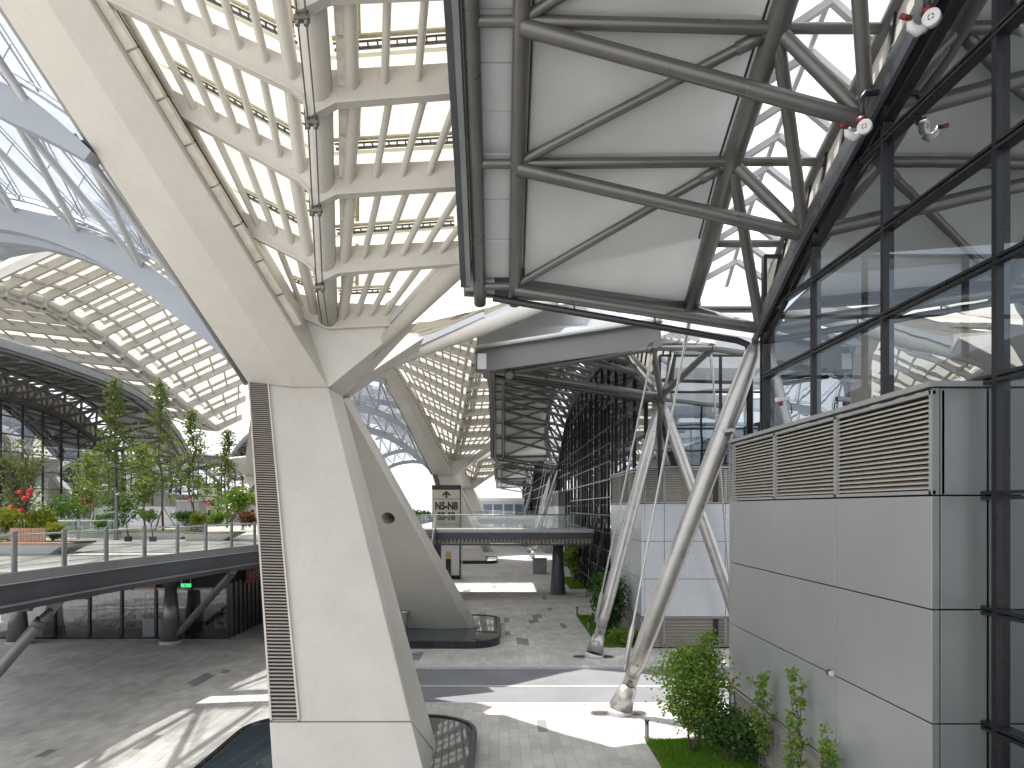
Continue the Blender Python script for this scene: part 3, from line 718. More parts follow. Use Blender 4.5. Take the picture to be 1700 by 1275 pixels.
        # right-hand fascia beyond the skylight
        MB().beam(ce[i]+V((.2,0,.35)), ce[i]+V((6,-e*1.5,.0)), .2, .6).build('end_fascia', M['pale'], c)
        T('end_beam', ce[i], ce[i]+V((6.5,-e*1.6,-.5)), .14)
    return c
Y1E, Y2E = 20.66, 33.34
can1 = build_canopy(Y1E, -1, 6, False, 'grey steel canopy with ceiling membranes overhead, nearest on the right')
can2 = build_canopy(Y2E, 1, 19, True, 'arched grey steel canopy beyond the road, its ribbed roof top showing')
o = copy_tree(can2); place(o, mx=AX); o['label'] = 'dark arched steel canopy on the far left behind the deck trees'
for k, lb in ((1, 'small distant steel canopy just beyond the footbridge on the right'), (2, 'tiny farthest steel canopy at the end of the street on the right')):
    cf = merge_tree(can2, 'steel_canopy'); place(cf, shift=(0,PER*k,0)); tag(cf, lb, 'canopy', 'grey steel canopies along the halls')
cf = merge_tree(can2, 'steel_canopy'); place(cf, shift=(0,PER,0), mx=AX); tag(cf, 'distant steel canopy on the left, half hidden by the column and trees', 'canopy', 'grey steel canopies along the halls')

# ------------------------------------------------------------------ raking struts with their feet and tie rods
def build_strut(top, foot, tie, label, m, rad=.28):
    top, foot, tie = V(top), V(foot), V(tie)
    c = root('raking_strut', foot, label, 'strut', 'raking steel struts under the canopies')
    d = (top-foot).normalized(); a = foot + d*1.0
    sh = MB().pipe([foot+d*1.35, foot+d*1.9, foot+d*3.2, top-d*2.2, top-d*.7, top-d*.25], [.16, .27, rad, rad, rad*.8, .14], 22).build('shaft', m, c)
    sd = d.cross(V((0,1,0))).normalized()
    MB().beam(foot+d*.7, foot+d*1.95, .09, .46, sd).build('pin_plate', m, c)
    MB().tube(foot+d*1.15-d.cross(sd)*.16, foot+d*1.15+d.cross(sd)*.16, .085, n=14).build('pin', M['steel'], c)
    def ell(o_, rx, n=24): return [o_ + V((math.cos(2*math.pi*k/n)*rx, math.sin(2*math.pi*k/n)*rx, 0)) for k in range(n)]
    def tilt(o_, rx, n=24):
        e = d.orthogonal().normalized(); f = d.cross(e)
        e = V((1,0,0)) - d*d.x; e.normalize(); f = d.cross(e)
        return [o_ + e*math.cos(2*math.pi*k/n)*rx + f*math.sin(2*math.pi*k/n)*rx for k in range(n)]
    MB().loft([ell(foot + V((0,0,-.02)), .45), [p + V((d.x*.2, d.y*.2, .16 + (p.x-foot.x)*-.25)) for p in ell(foot, .43)]], smooth=True).build('foot_base', M['pale'], c)
    MB().loft([tilt(foot + d*.24, .40), tilt(foot + d*1.0, .28)], smooth=True).build('foot_cone', m, c)
    MB().loft([tilt(foot + d*1.0, .275), tilt(foot + d*1.06, .2)]).build('foot_cap', m, c)
    for sx in (-1, 1):                                    # drain grates beside the foot
        gm = MB(); ce_ = foot + V((sx*.62, 0, .004)); 
        for k in range(7): gm.box(ce_.x-.24+k*.075, ce_.x-.20+k*.075, ce_.y-.2, ce_.y+.2, .002, .012)
        gm.build('drain_grate', M['steel'], c)
        MB().loft([ell(ce_, .34), ell(ce_ + V((0,0,.008)), .34)]).build('drain_ring', M['steelp'], c)
    # tie rod from the foot to the roof chord
    f0 = foot + d*1.5 + V((-.30, 0, .1)); td = (tie-f0).normalized()
    MB().pipe([f0, f0+td*.35, f0+td*1.3, f0+td*1.6, tie-td*1.3, tie-td*1.0, tie-td*.25, tie], [.03,.085,.085,.04,.04,.075,.075,.03], 12).build('tie_rod', m, c)
    MB().beam(foot+d*1.35, f0+td*.3, .05, .2).build('tie_lug', m, c)
    return c
nodeN, nodeF = (7.9, Y1E, 12.2), (7.9, Y2E, 12.2)
build_strut(nodeN, (4.0, 22.9, 0), (6.72, 24.0, 13.7), 'pale raking steel strut in front, its foot in the sunlight', M['steelp'], .30)
st2 = build_strut(nodeF, (4.35, 31.6, 0), (6.72, 30.0, 13.7), 'blue grey raking strut beyond the road, left leg of the V', M['steelp'])
build_strut(nodeF, (11.6, 31.6, 0), (9.3, 30.0, 13.7), 'raking strut beyond the road, right leg of the V behind the front strut', M['steelp'])
for my_, sh, lb in ((62, 0, 'thin raking strut under the far end of the second canopy'), (None, PER, 'distant raking strut beyond the footbridge, left of the glass cage'), (62, PER, 'tiny raking strut at the far end of the third canopy')):
    s2 = merge_tree(st2, 'raking_strut'); place(s2, shift=(0,sh,0), my=my_); tag(s2, lb, 'strut', 'raking steel struts under the canopies')

# ================================================================== HALLS
ROWS = [(7.1,5.25), (5.25,3.4), (3.4,1.55)]
def build_block(path, loc, label, slat_parts, inner, pm=None):
    c = root('plant_room_block', loc, label, 'building', 'panelled plant rooms beside the halls')
    P = [V((x, y, 0)) for x, y in path]
    inn = V((inner[0], inner[1], 0))
    for a, b in zip(P[:-1], P[1:]):
        d = (b-a); ln = d.length; d.normalize(); nr = V((d.y, -d.x, 0))
        if nr.dot((a+b)/2 - inn) < 0: nr = -nr
        small = ln < 1.0
        def pan(z1, z0, mt, nm, th=.05, gap=.012, off=0):
            p, q = a + d*gap, b - d*gap
            return MB().hexa([p+V((0,0,z0+gap))+nr*off, q+V((0,0,z0+gap))+nr*off, q+V((0,0,z0+gap))-nr*th+nr*off, p+V((0,0,z0+gap))-nr*th+nr*off,
                       p+V((0,0,z1-gap))+nr*off, q+V((0,0,z1-gap))+nr*off, q+V((0,0,z1-gap))-nr*th+nr*off, p+V((0,0,z1-gap))-nr*th+nr*off]).build(nm, mt, c, bev=.008 if ln > .5 else 0)
        ret = abs(d.x) > .9 and slat_parts
        mt = M['paneldk'] if ret else (pm or M['panel'])
        for z1, z0 in ROWS: pan(z1, z0, mt, 'wall_panel')
        if ret:
            pan(8.85, 7.1, mt, 'wall_panel'); pan(1.55, .05, mt, 'wall_panel')
        else:
            for z1, z0 in ((8.8, 7.12), (1.53, .08)):
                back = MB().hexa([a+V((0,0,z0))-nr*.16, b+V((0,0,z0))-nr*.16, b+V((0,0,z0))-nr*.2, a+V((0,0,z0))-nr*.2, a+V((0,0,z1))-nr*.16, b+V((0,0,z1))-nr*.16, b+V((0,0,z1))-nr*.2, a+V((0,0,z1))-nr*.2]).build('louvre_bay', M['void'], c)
                for e in (a + d*.03, b - d*.03): MB().beam(e+V((0,0,z0))-nr*.02, e+V((0,0,z1))-nr*.02, .05, .08, nr).build('louvre_frame', M['panel'], back)
                MB().beam(a+V((0,0,z1-.03))-nr*.02, b+V((0,0,z1-.03))-nr*.02, .08, .06).build('louvre_frame', M['panel'], back)
                MB().beam(a+V((0,0,z0+.03))-nr*.02, b+V((0,0,z0+.03))-nr*.02, .08, .06).build('louvre_frame', M['panel'], back)
                N = 18; jm = MB(); first = None
                for k in range(N):
                    z = z0 + .08 + (z1-z0-.16)*(k+.5)/N; h = (z1-z0-.16)/N
                    p, q = a + d*.055, b - d*.055
                    sl = MB() if slat_parts else jm
                    lo, hi = -.02, -.13
                    sl.hexa([p+nr*lo+V((0,0,z-h*.42)), q+nr*lo+V((0,0,z-h*.42)), q+nr*hi+V((0,0,z+h*.30)), p+nr*hi+V((0,0,z+h*.30)),
                             p+nr*lo+V((0,0,z-h*.08)), q+nr*lo+V((0,0,z-h*.08)), q+nr*hi+V((0,0,z+h*.42)), p+nr*hi+V((0,0,z+h*.42))])
                    if slat_parts: sl.build('louvre_slat', M['louvre'], back)
                if not slat_parts: jm.build('louvre_slats', M['louvre'], back, kind='stuff')
        MB().beam(a+V((0,0,8.9))-nr*.04, b+V((0,0,8.9))-nr*.04, .2, .09).build('coping', M['fasciam'] if ret else M['panel'], c)
    core = [p + (inn-p).normalized()*.32 for p in P]
    MB().prism([p + V((0,0,.02)) for p in core + [V((inn.x, P[-1].y, 0)), V((inn.x, P[0].y, 0))]], (0,0,8.8)).build('wall_core', M['void'], c)
    return c
build_block([(7.9,11.04),(7.13,11.04),(7.0,11.04),(7.0,14.2),(7.0,17.35),(7.0,20.4),(7.06,20.95),(7.3,21.35),(7.75,21.6)], (7.5,11,0), 'grey panelled plant room with louvred top, close by on the right', True, (9.5, 16))
b2 = build_block([(14.1,33.5),(11.1,33.5),(8.1,33.5),(7.12,33.5),(7.0,33.62),(7.0,36.7),(7.0,39.8),(7.0,42.9),(7.9,42.9)], (7.5,33.5,0), 'sky-lit panelled plant room beyond the road behind the raking struts', False, (10.5, 38.5), M['panel_skylit'])
b3 = merge_tree(b2, 'plant_room_block'); place(b3, my=62); tag(b3, 'distant panelled plant room past the glass cage on the right', 'building', 'panelled plant rooms beside the halls')
b4 = copy_tree(b2); place(b4, mx=AX); b4['label'] = 'white panelled plant room far left behind the deck shrubs'
b5 = copy_tree(b2); place(b5, my=62, mx=AX); b5['label'] = 'pale plant room with louvres on the left behind the deck trees'
b6 = merge_tree(b2, 'plant_room_block'); place(b6, shift=(0,PER,0)); tag(b6, 'tiny plant room at the far right end of the street', 'building', 'panelled plant rooms beside the halls')
b7 = merge_tree(b2, 'plant_room_block'); place(b7, shift=(0,PER,0), mx=AX); tag(b7, 'far pale plant room left of the nearest column behind the beige sign', 'building', 'panelled plant rooms beside the halls')

def build_hall(Y0, sg, n, sym, label, step=3.15, yoff=0, mull_every=1, dense=False):
    c = root('exhibition_hall', (10, Y0, 0), label, 'building', 'glazed exhibition halls')
    X = 7.9; L = 3*n; Ya, Yb = min(Y0, Y0+sg*L), max(Y0, Y0+sg*L)
    def ztop(y):
        s = abs(y-Y0)/3; 
        if sym: s = min(s, n-s)
        s = max(0, min(8.999, s)); i = int(s); return ZW[i] + (ZW[i+1]-ZW[i])*(s-i) - .25
    ys = []; y = Y0 + sg*yoff
    while (y - Ya) * (Yb - y) >= -1e-6: ys.append(y); y += sg*step
    ys = sorted(set([round(v,3) for v in ys + [Ya, Yb]]))
    tz = [1.7, 3.4, 5.25, 7.1, 8.95, 10.8, 12.6, 14.4, 16.2]
    for a, b in zip(ys[:-1], ys[1:]):
        if b - a < .2: continue
        zz = [0.05] + tz; za, zb = ztop(a), ztop(b)
        for z0, z1 in zip(zz, zz[1:] + [99]):
            pa, pb = min(z1, za), min(z1, zb)
            if pa <= z0 and pb <= z0: continue
            pa, pb = max(pa, z0), max(pb, z0)
            pts = [(X, a, z0), (X, b, z0)] + ([(X, b, pb)] if pb > z0 else []) + ([(X, a, pa)] if pa > z0 else [])
            if len(pts) < 3: continue
            MB().face(pts).build('glass_pane', M['glass'], c, fix=False)
        for z in tz:
            if z > max(za, zb): continue
            ya, yb = a, b
            if z > za: ya = a + (b-a)*(z-za)/(zb-za)
            if z > zb: yb = a + (b-a)*(z-za)/(zb-za)
            if yb - ya < .1: continue
            MB().beam((X-.06, ya, z+.045), (X-.06, yb, z+.045), .12, .05).beam((X-.06, ya, z-.045), (X-.06, yb, z-.045), .12, .05).build('transom', M['dark'], c)
        MB().beam((X-.05,a,za-.05), (X-.05,b,zb-.05), .14, .10).build('head_rail', M['dark'], c)
        MB().beam((X-.05,a,za-.42), (X-.05,b,zb-.42), .12, .07).build('head_rail', M['dark'], c)
    for y in ys: MB().beam((X-.05,y,0), (X-.05,y,ztop(y)+.1), .11, .12, V((1,0,0))).build('mullion', M['dark'], c)
    # end walls
    for ye in ([Y0] + ([Y0+sg*L] if sym else [])):
        zt = 14.4
        for k in range(6):
            x0, x1 = X + k*3.0, X + (k+1)*3.0
            for z0, z1 in zip([.05]+tz[:8], tz[:8]):
                MB().face([(x0,ye,z0),(x1,ye,z0),(x1,ye,z1),(x0,ye,z1)]).build('glass_pane', M['glass'], c, fix=False)
            MB().beam((x0,ye,0), (x0,ye,zt), .1, .2, V((0,1,0))).build('mullion', M['dark'], c)
            for z in tz[4:8]: MB().beam((x0,ye-.02,z), (x1,ye-.02,z), .1, .09).build('transom', M['dark'], c)
    # what stands behind the glass
    MB().box(X+.3, X+18, Ya+.4, Yb-.4, 4.7, 5.1).build('floor_slab', M['interior'], c)
    MB().box(X+12, X+12.3, Ya+.4, Yb-.4, .1, 13.5).build('inner_wall', M['interior'], c)
    rf = MB(); N = n
    for i in range(N):
        ya, yb = Y0+sg*3*i, Y0+sg*3*(i+1); za = ztop(ya)+2.2; zb = ztop(yb)+2.2
        rf.hexa([(8.5,ya,za),(28,ya,za+1.5),(28,yb,zb+1.5),(8.5,yb,zb),(8.5,ya,za+.3),(28,ya,za+1.8),(28,yb,zb+1.8),(8.5,yb,zb+.3)])
    rf.build('roof', M['fasciam'], c)
    y = Ya + 4
    while y < Yb: MB().tube((X+3.2,y,0), (X+3.2,y,ztop(y)+1.5), .32, n=14).build('inner_column', M['concrete'], c); y += 9
    return c
hall1 = build_hall(Y1E-.3, -1, 7, False, 'dark glazed exhibition hall on the right above the plant room', yoff=.16)
hall2 = build_hall(Y2E+.3, 1, 19, True, 'glazed exhibition hall beyond the road with black window grid', step=3.15)
def simple_copy(src, lb, **k):
    o = merge_tree(src, src.name.split('.')[0]); place(o, **k); tag(o, lb, src['category'], src['group']); return o
o = copy_tree(hall2); place(o, mx=AX); o['label'] = 'glazed exhibition hall on the far left under the dark arched canopy'
simple_copy(hall2, 'distant glazed hall past the footbridge on the right', shift=(0,PER,0))
simple_copy(hall2, 'tiny farthest glazed hall at the right end of the street', shift=(0,2*PER,0))
simple_copy(hall2, 'distant glazed hall on the left beyond the beige sign', shift=(0,PER,0), mx=AX)
# fire stair cage of black bars beside the glass wall
c = root('stair_cage', (7.2, 50, 0), 'cage of thin black bars standing before the glass wall past the second plant room', 'stair')
for i in range(17):
    y = 44.5 + i*1.6; x = 7.35
    MB().beam((x,y,0), (x,y,min(15.5, 12.8+i*.5)), .08, .12, V((1,0,0))).build('post', M['dark'], c)
for z in (1.2, 2.6, 4.0, 5.2, 6.4, 7.6, 8.8, 10.0, 11.2, 12.3):
    MB().beam((7.33,44.5,z), (7.33,44.5+16*1.6,z), .05, .08).build('rail', M['dark'], c)
for i in range(4):
    y = 47 + i*4.5; MB().beam((7.55,y,5.2), (7.55,y+4.2,2.2), .7, .12).build('flight', M['fascia'], c)
    MB().beam((7.3,y,6.2), (7.3,y+4.2,3.2), .05, .05).build('handrail', M['steelp'], c)
# ================================================================== RAISED DECK
DZ = 5.2
E = [(-12.9,13),(-12.75,14.5),(-12.62,16),(-12.5,19),(-12.3,22),(-11.9,25),(-11.5,28),(-11.0,31),(-10.2,35),(-9.2,39),(-8.2,43),(-7.2,47.5),(-6.7,50.5),(-6.6,52.9),(-6.6,57.2),(-8.5,60),(-11.2,65),(-11.5,75),(-11.5,150)]
deck = root('deck', (AX, 30, DZ), 'raised plaza deck with trees, glass railing and slate grey edge beam', 'deck')
MB().prism([V((x,y,DZ-.22)) for x, y in E] + [V((-31,150,DZ-.22)), V((-31,37.5,DZ-.22))], (0,0,.22)).build('deck_slab', M['deckst'], deck)
MB().prism([V((x-.6,y,DZ-.9)) for x, y in E] + [V((-30.5,150,DZ-.9)), V((-30.5,38,DZ-.9))], (0,0,.12)).build('deck_soffit', M['fascia'], deck)
for (a, b) in zip(E[:14], E[1:15]):
    a = V((*a,0)); b = V((*b,0))
    MB().beam(a+V((.02,0,DZ-.10)), b+V((.02,0,DZ-.10)), .16, .26).build('edge_capping', M['fasciam'], deck)
    MB().beam(a+V((-.12,0,DZ-.50)), b+V((-.12,0,DZ-.50)), .2, .56).build('edge_beam', M['fascia'], deck)
    MB().beam(a+V((-.02,0,DZ-.245)), b+V((-.02,0,DZ-.245)), .22, .03).build('edge_lip', M['pale'], deck)
    MB().beam(a+V((-.05,0,DZ-.80)), b+V((-.05,0,DZ-.80)), .30, .05).build('bottom_flange', M['fasciam'], deck)
    MB().beam(a+V((-.30,0,DZ-.92)), b+V((-.30,0,DZ-.92)), .34, .2).build('under_trim', M['fascia'], deck)
for k in range(9):                                          # cross girders under the deck
    y = 14 + k*2.4; MB().box(max(-30, -12.9-(y-13)*.74), -13.2 + k*.12, y, y+.18, DZ-1.15, DZ-.9).build('cross_girder', M['fascia'], deck)
def walk(poly, step):
    out = []; carry = 0
    for a, b in zip(poly[:-1], poly[1:]):
        a = V((*a,0)); b = V((*b,0)); L = (b-a).length; t = carry
        while t < L: out.append((a.lerp(b, t/L), (b-a).normalized())); t += step
        carry = t - L
    return out
def railing(pts, z, label, h=1.1, name='glass_railing', inset=.18, side=-1):
    c = root(name, (pts[0][0].x, pts[0][0].y, z), label, 'railing', 'glass railings')
    for i, (p, d) in enumerate(pts):
        nr = V((d.y, -d.x, 0))*side*inset; q = p + nr
        MB().beam(q+V((0,0,z)), q+V((0,0,z+h-.02)), .05, .17, d).build('post', M['fasciam'], c)
        if i < len(pts)-1:
            p2, d2 = pts[i+1]; q2 = p2 + V((d2.y,-d2.x,0))*side*inset; e = (q2-q).normalized()
            a, b = q+e*.12, q2-e*.12; o_ = V((e.y,-e.x,0))*.06
            MB().hexa([a+V((0,0,z+.08))+o_, b+V((0,0,z+.08))+o_, b+V((0,0,z+.08))+o_*1.25, a+V((0,0,z+.08))+o_*1.25, a+V((0,0,z+h))+o_, b+V((0,0,z+h))+o_, b+V((0,0,z+h))+o_*1.25, a+V((0,0,z+h))+o_*1.25]).build('glass_pane', M['rail'], c)
            MB().tube(q+V((0,0,z+h-.12)), q2+V((0,0,z+h-.12)), .026, n=8, caps=False).build('handrail', M['pale'], c)
    return c
railing(walk(E[2:13], 1.9), DZ, 'long glass railing along the edge of the raised deck, at left')
railing([(V((-29,37,0)), V((1,0,0))), (V((-27.1,37.2,0)), V((1,0,0))), (V((-25.2,37.4,0)), V((1,0,0))), (V((-23.3,37.6,0)), V((1,0,0))), (V((-21.4,37.8,0)), V((1,0,0)))], DZ, 'shorter inner glass railing on the deck before the shrubs')
# ------------------------------------------------------------------ footbridge
def build_bridge():
    c = root('footbridge', (1, 54.8, DZ), 'slate grey footbridge with glass railing crossing to the glass hall', 'bridge')
    x0, x1, y0, y1 = -6.4, 7.7, 53.0, 56.6
    MB().box(x0,x1,y0,y1,DZ-.2,DZ).build('deck_slab', M['deckst'], c)
    for y, s in ((y0,-1),(y1,1)):
        MB().box(x0,x1,y+s*.02-.06,y+s*.02+.06,DZ-.22,DZ+.04).build('capping', M['pale'], c)
        MB().box(x0,x1,y-.12,y+.05,DZ-.68,DZ-.23).build('edge_beam', M['fascia'], c)
        MB().box(x0,x1,y-.09,y+.04,DZ-1.22,DZ-1.08).build('lower_chord', M['fascia'], c)
    MB().box(x0,x1,y0+.3,y1-.3,DZ-1.05,DZ-.7).build('soffit', M['brown'], c)
    k = 0; x = x0 + .2; fin = None
    while x < x1 - .1:
        MB().hexa([(x,y0-.05,DZ-1.08),(x+.09,y0-.05,DZ-1.08),(x+.09,y0+.35,DZ-1.08),(x,y0+.35,DZ-1.08),(x,y0-.02,DZ-.69),(x+.09,y0-.02,DZ-.69),(x+.09,y0+.35,DZ-.69),(x,y0+.35,DZ-.69)]).build('soffit_fin', M['louvre'], c); x += .3
    MB().lathe((4.7,54.8,-.02), [(.72,0),(.70,.1),(.62,.12),(.46,2.6),(.42,4.0)], 24).build('pier', M['fascia'], c)
    for y, s in ((y0,-1),(y1,1)):
        xs = [x0 + i*2.35 for i in range(7)]
        for a, b in zip(xs[:-1], xs[1:]):
            MB().box(a+.03,b-.03,y-.012,y+.012,DZ+.05,DZ+1.1).build('glass_pane', M['rail'], c)
            MB().box(a-.02,a+.02,y-.03,y+.03,DZ,DZ+1.12).build('post', M['steelp'], c)
        MB().tube((x0,y,DZ+1.14),(x1,y,DZ+1.14),.03,n=8).build('handrail', M['steelp'], c)
    return c
br = build_bridge()
b2_ = merge_tree(br, 'footbridge'); place(b2_, shift=(0,PER,0)); tag(b2_, 'second footbridge far behind the first', 'bridge')
st = root('stair', (-5.8, 44.5, 0), 'stair climbing to the left end of the footbridge beside the sign', 'stair')
N = 28
for i in range(N):
    y = 44.6 + i*.30; z = (i+1)*DZ/N
    MB().box(-6.6,-5.0,y,y+.33,z-.10,z).build('tread', M['concrete'], st)
for x in (-6.7,-4.95):
    MB().beam((x,44.5,.1),(x,53,DZ-.1),.10,.42).build('stringer', M['fascia'], st)
    MB().beam((x,44.5,1.15),(x,53,DZ+1.0),.06,.06).build('handrail', M['steelp'], st)
    MB().face([(x,44.5,.3),(x,53,DZ+.1),(x,53,DZ+.95),(x,44.5,1.1)]).build('glass_pane', M['rail'], st, fix=False)
    MB().box(x-.05,x+.05,52.95,53.05,DZ,DZ+1.15).build('newel', M['pale'], st)
# ------------------------------------------------------------------ columns and props under the deck
def cone_column(x, y, lb):
    c = root('cone_column', (x,y,0), lb, 'column', 'cone shaped columns under the deck')
    MB().lathe((x,y,0), [(.55,-.02),(.55,.18)], 24).build('base', M['concrete'], c)
    MB().lathe((x,y,.18), [(.50,0),(.27,2.75)], 28).build('shaft', M['steel'], c)
    MB().lathe((x,y,2.93), [(.36,0),(.36,.16),(.44,.2),(.44,1.2)], 24).build('capital', M['fascia'], c)
cone_column(-16.7, 34.7, 'grey cone column under the deck before the shop glass')
cone_column(-24.4, 34.6, 'grey cone column under the deck at the left edge')
for p, q, lb in (((-16.5,20,.0), at(97,998,20.6), 'dark slanting prop under the near end of the deck'), ((-16.2,34.4,.5), at(397,938,30.3), 'slanting prop from the cone column to the deck edge')):
    c = root('deck_prop', p, lb, 'prop', 'slanting props under the deck')
    p, q = V(p), V(q); d = (q-p).normalized()
    MB().pipe([p, p+d*.5, q-d*.9, q-d*.3], [.10,.17,.17,.09], 16).build('shaft', M['steel'] , c)
    MB().tube(q-d*.95, q-d*.7, .185, n=16).build('collar', M['fascia'], c)
    MB().beam(q-d*.4, q+d*.1, .05, .3).build('end_plate', M['fascia'], c)
# ------------------------------------------------------------------ shops under the deck
sh = root('shop_row', (-21, 36, 0), 'dark glazed shop front under the raised deck', 'shop')
SX = [-30.4,-27.6,-25.4,-23.4,-21.6,-19.9,-18.1,-16.2,-14.3]
for a, b in zip(SX[:-1], SX[1:]):
    MB().face([(a+.05,36,.12),(b-.05,36,.12),(b-.05,36,2.55),(a+.05,36,2.55)]).build('glass_pane', M['shopg'], sh, fix=False)
for a in SX: MB().box(a-.06,a+.06,35.9,36.05,0,4.1).build('mullion', M['dark'], sh)
MB().box(-30.4,-14.3,35.92,36.04,2.56,2.68).build('transom', M['steel'], sh)
MB().box(-30.4,-14.3,35.95,36.1,2.7,4.1).build('fascia_board', M['void'], sh)
MB().box(-30.4,-14.3,35.9,36.05,0,.11).build('plinth', M['dark'], sh)
y = 36.1
while y < 50:
    MB().box(-14.36,-14.28,y,y+.55,.02,2.9).build('side_panel', M['steel'], sh); MB().box(-14.40,-14.20,y+.56,y+.62,0,3.0).build('side_fin', M['dark'], sh); y += .64
MB().box(-14.5,-14.25,36,50,2.9,4.1).build('side_fascia', M['void'], sh)
MB().box(-30.4,-14.5,41.6,41.8,0,4.0).build('back_wall', M['intdark'], sh)
MB().box(-30.4,-14.5,36.2,41.6,-.008,.004).build('shop_floor', M['concrete'], sh)
MB().box(-30.4,-14.5,36.2,41.6,3.4,3.5).build('shop_ceiling', M['intdark'], sh)
rs = random.Random(5)
def shelf(x, y, w_, lb):
    c = root('display_shelf', (x,y,0), lb, 'shelf', 'display shelves inside the shops')
    for s in (-w_/2, w_/2): MB().box(x+s-.02,x+s+.02,y-.18,y+.18,0,2.1).build('upright', M['whitepl'], c)
    for z in (.15,.6,1.05,1.5,1.95):
        MB().box(x-w_/2,x+w_/2,y-.18,y+.18,z-.02,z).build('shelf_board', M['whitepl'], c)
    return c
SHC = [M['amber'], M['whitepl'], M['redpaint'], M['interior'], M['wood']]
for i, (x, y, w_, lb) in enumerate(((-20.8,38.6,1.5,'display shelf behind the shop glass at centre'), (-18.9,38.2,1.3,'display shelf with amber boxes behind the shop glass'), (-22.8,39.2,1.5,'display shelf deep in the shop at left'), (-15.4,38.6,1.2,'display shelf behind the shop glass right of the cone column'))):
    shelf(x, y, w_, lb)
    for z in (.15,.6,1.05,1.5):
        n_ = 3
        for k in range(n_):
            w2 = w_/n_*.7; xx = x - w_/2 + (k+.5)*w_/n_; hh = rs.uniform(.18,.34)
            ci = (i+k+int(z*7)) % 5
            MB().box(xx-w2/2,xx+w2/2,y-.14,y+.1,z+.002,z+hh).build('goods_box', SHC[ci], None, '%s box, %s on %s board of the %s' % (('amber','white','red','grey','brown')[ci], ('left','middle','right')[k], {.15:'lowest',.6:'second',1.05:'third',1.5:'fourth'}[z], ('centre shop shelf','amber shop shelf','left shop shelf','shop shelf right of the cone column')[i]), 'box', 'goods on the shop shelves')
for x, lb in ((-18.6,'low white shop counter left of the cone column'), (-17.75,'low white shop counter nearest the cone column')):
    c = root('shop_counter', (x,36.6,0), lb, 'counter'); MB().box(x-.4,x+.4,36.35,36.9,.02,.95).build('counter_body', M['whitepl'], c); MB().box(x-.42,x+.42,36.33,36.95,.952,1.0).build('counter_top', M['pale'], c)
for k in range(5):                                            # cafe chairs seen through the glass
    x = -23.9 + k*.62; y = 37.1 + .3*(k % 2)
    c = root('cafe_chair', (x,y,0), '%s dark cafe chair from the left behind the shop glass' % ('first','second','third','fourth','fifth')[k], 'chair', 'cafe chairs inside the shop')
    MB().box(x-.2,x+.2,y-.2,y+.2,.42,.46).build('seat', M['wood'], c); MB().box(x-.2,x+.2,y+.18,y+.21,.5,.85).build('backrest', M['wood'], c)
    for sx in (-.17,.17):
        for sy in (-.17,.17): MB().tube((x+sx,y+sy,0),(x+sx,y+sy,.42),.014,n=6).build('leg', M['dark'], c)
c = root('red_shop_sign', (-19,35.85,2.7), 'red shop sign board with gold mark half hidden by the deck beam', 'sign')
MB().box(-20.6,-18.03,35.80,35.88,2.70,3.5).build('board', M['red'], c)
for a, b, z0, z1 in ((-19.5,-18.52,2.94,3.0),(-18.58,-18.52,3.0,3.3),(-19.5,-19.44,3.0,3.3),(-19.2,-19.1,3.05,3.3),(-18.95,-18.8,3.08,3.3)): MB().box(a,b,35.785,35.802,z0,z1).build('gold_stroke', M['gold'], c)
c = root('red_shop_sign', (-14.1,39,2.6), 'red sign with pale flame and characters on the dark side wall beside the column', 'sign')
MB().box(-14.18,-14.1,38.05,41.6,2.66,3.50).build('board', M['red'], c)
fl = [(38.42,3.0),(38.52,2.78),(38.62,3.0),(38.60,3.18),(38.52,3.40),(38.44,3.16)]
MB().prism([V((-14.092,a,b)) for a, b in fl], (.008,0,0)).build('flame_mark', M['signbg'], c)
def stroke(y0,y1,z0,z1): MB().box(-14.1,-14.088,y0,y1,z0,z1).build('character_stroke', M['signbg'], c)
for ch, yo in enumerate((38.78, 39.14, 39.62)):
    w_ = .26 if ch < 2 else .4
    for z in ((2.92,3.06,3.2) if ch < 2 else (2.92,3.27)): stroke(yo,yo+w_,z,z+.035)
    stroke(yo+w_*.15,yo+w_*.25,2.92,3.25); stroke(yo+w_*.8,yo+w_*.92,2.92,3.3)
c = root('exit_sign', (-15.7,34.2,3.0), 'small green lit exit sign hanging beside the cone column', 'sign')
MB().box(-15.95,-15.45,34.18,34.22,2.92,3.10).build('panel', M['exitg'], c)
MB().box(-15.80,-15.72,34.172,34.179,2.95,3.07).box(-15.70,-15.64,34.172,34.179,2.95,3.05).prism([V((-15.52,34.172,3.01)),V((-15.58,34.172,3.05)),V((-15.58,34.172,2.97))],(0,.006,0)).box(-15.62,-15.58,34.172,34.178,3.0,3.02).build('running_mark', M['whitepl'], c)
for x in (-15.93,-15.47): MB().tube((x,34.2,3.1),(x,34.2,4.2),.012,n=6).build('hanger', M['pale'], c)
# ------------------------------------------------------------------ reflecting pools
def rrect(x0,x1,y0,y1,r,z,n=8):
    pts = []
    for cx,cy_,a0 in ((x1-r,y1-r,0),(x0+r,y1-r,90),(x0+r,y0+r,180),(x1-r,y0+r,270)):
        for k in range(n+1): a = R(a0+90*k/n); pts.append(V((cx+r*math.cos(a), cy_+r*math.sin(a), z)))
    return pts
def pool(x0,x1,y0,y1,r,lb,h=.38):
    c = root('reflecting_pool', ((x0+x1)/2,(y0+y1)/2,0), lb, 'pool', 'reflecting pools at the column feet')
    o_ = lambda e, z: rrect(x0+e,x1-e,y0+e,y1-e,max(.2,r-e),z)
    MB().loft([o_(0,-.05), o_(0,h-.03), o_(.03,h), o_(.14,h), o_(.16,h-.03), o_(.16,.05)], caps=False, smooth=False).build('rim', M['pool'], c)
    MB().face(o_(.13,h-.045)).build('water', M['water'], c, fix=False)
    return c
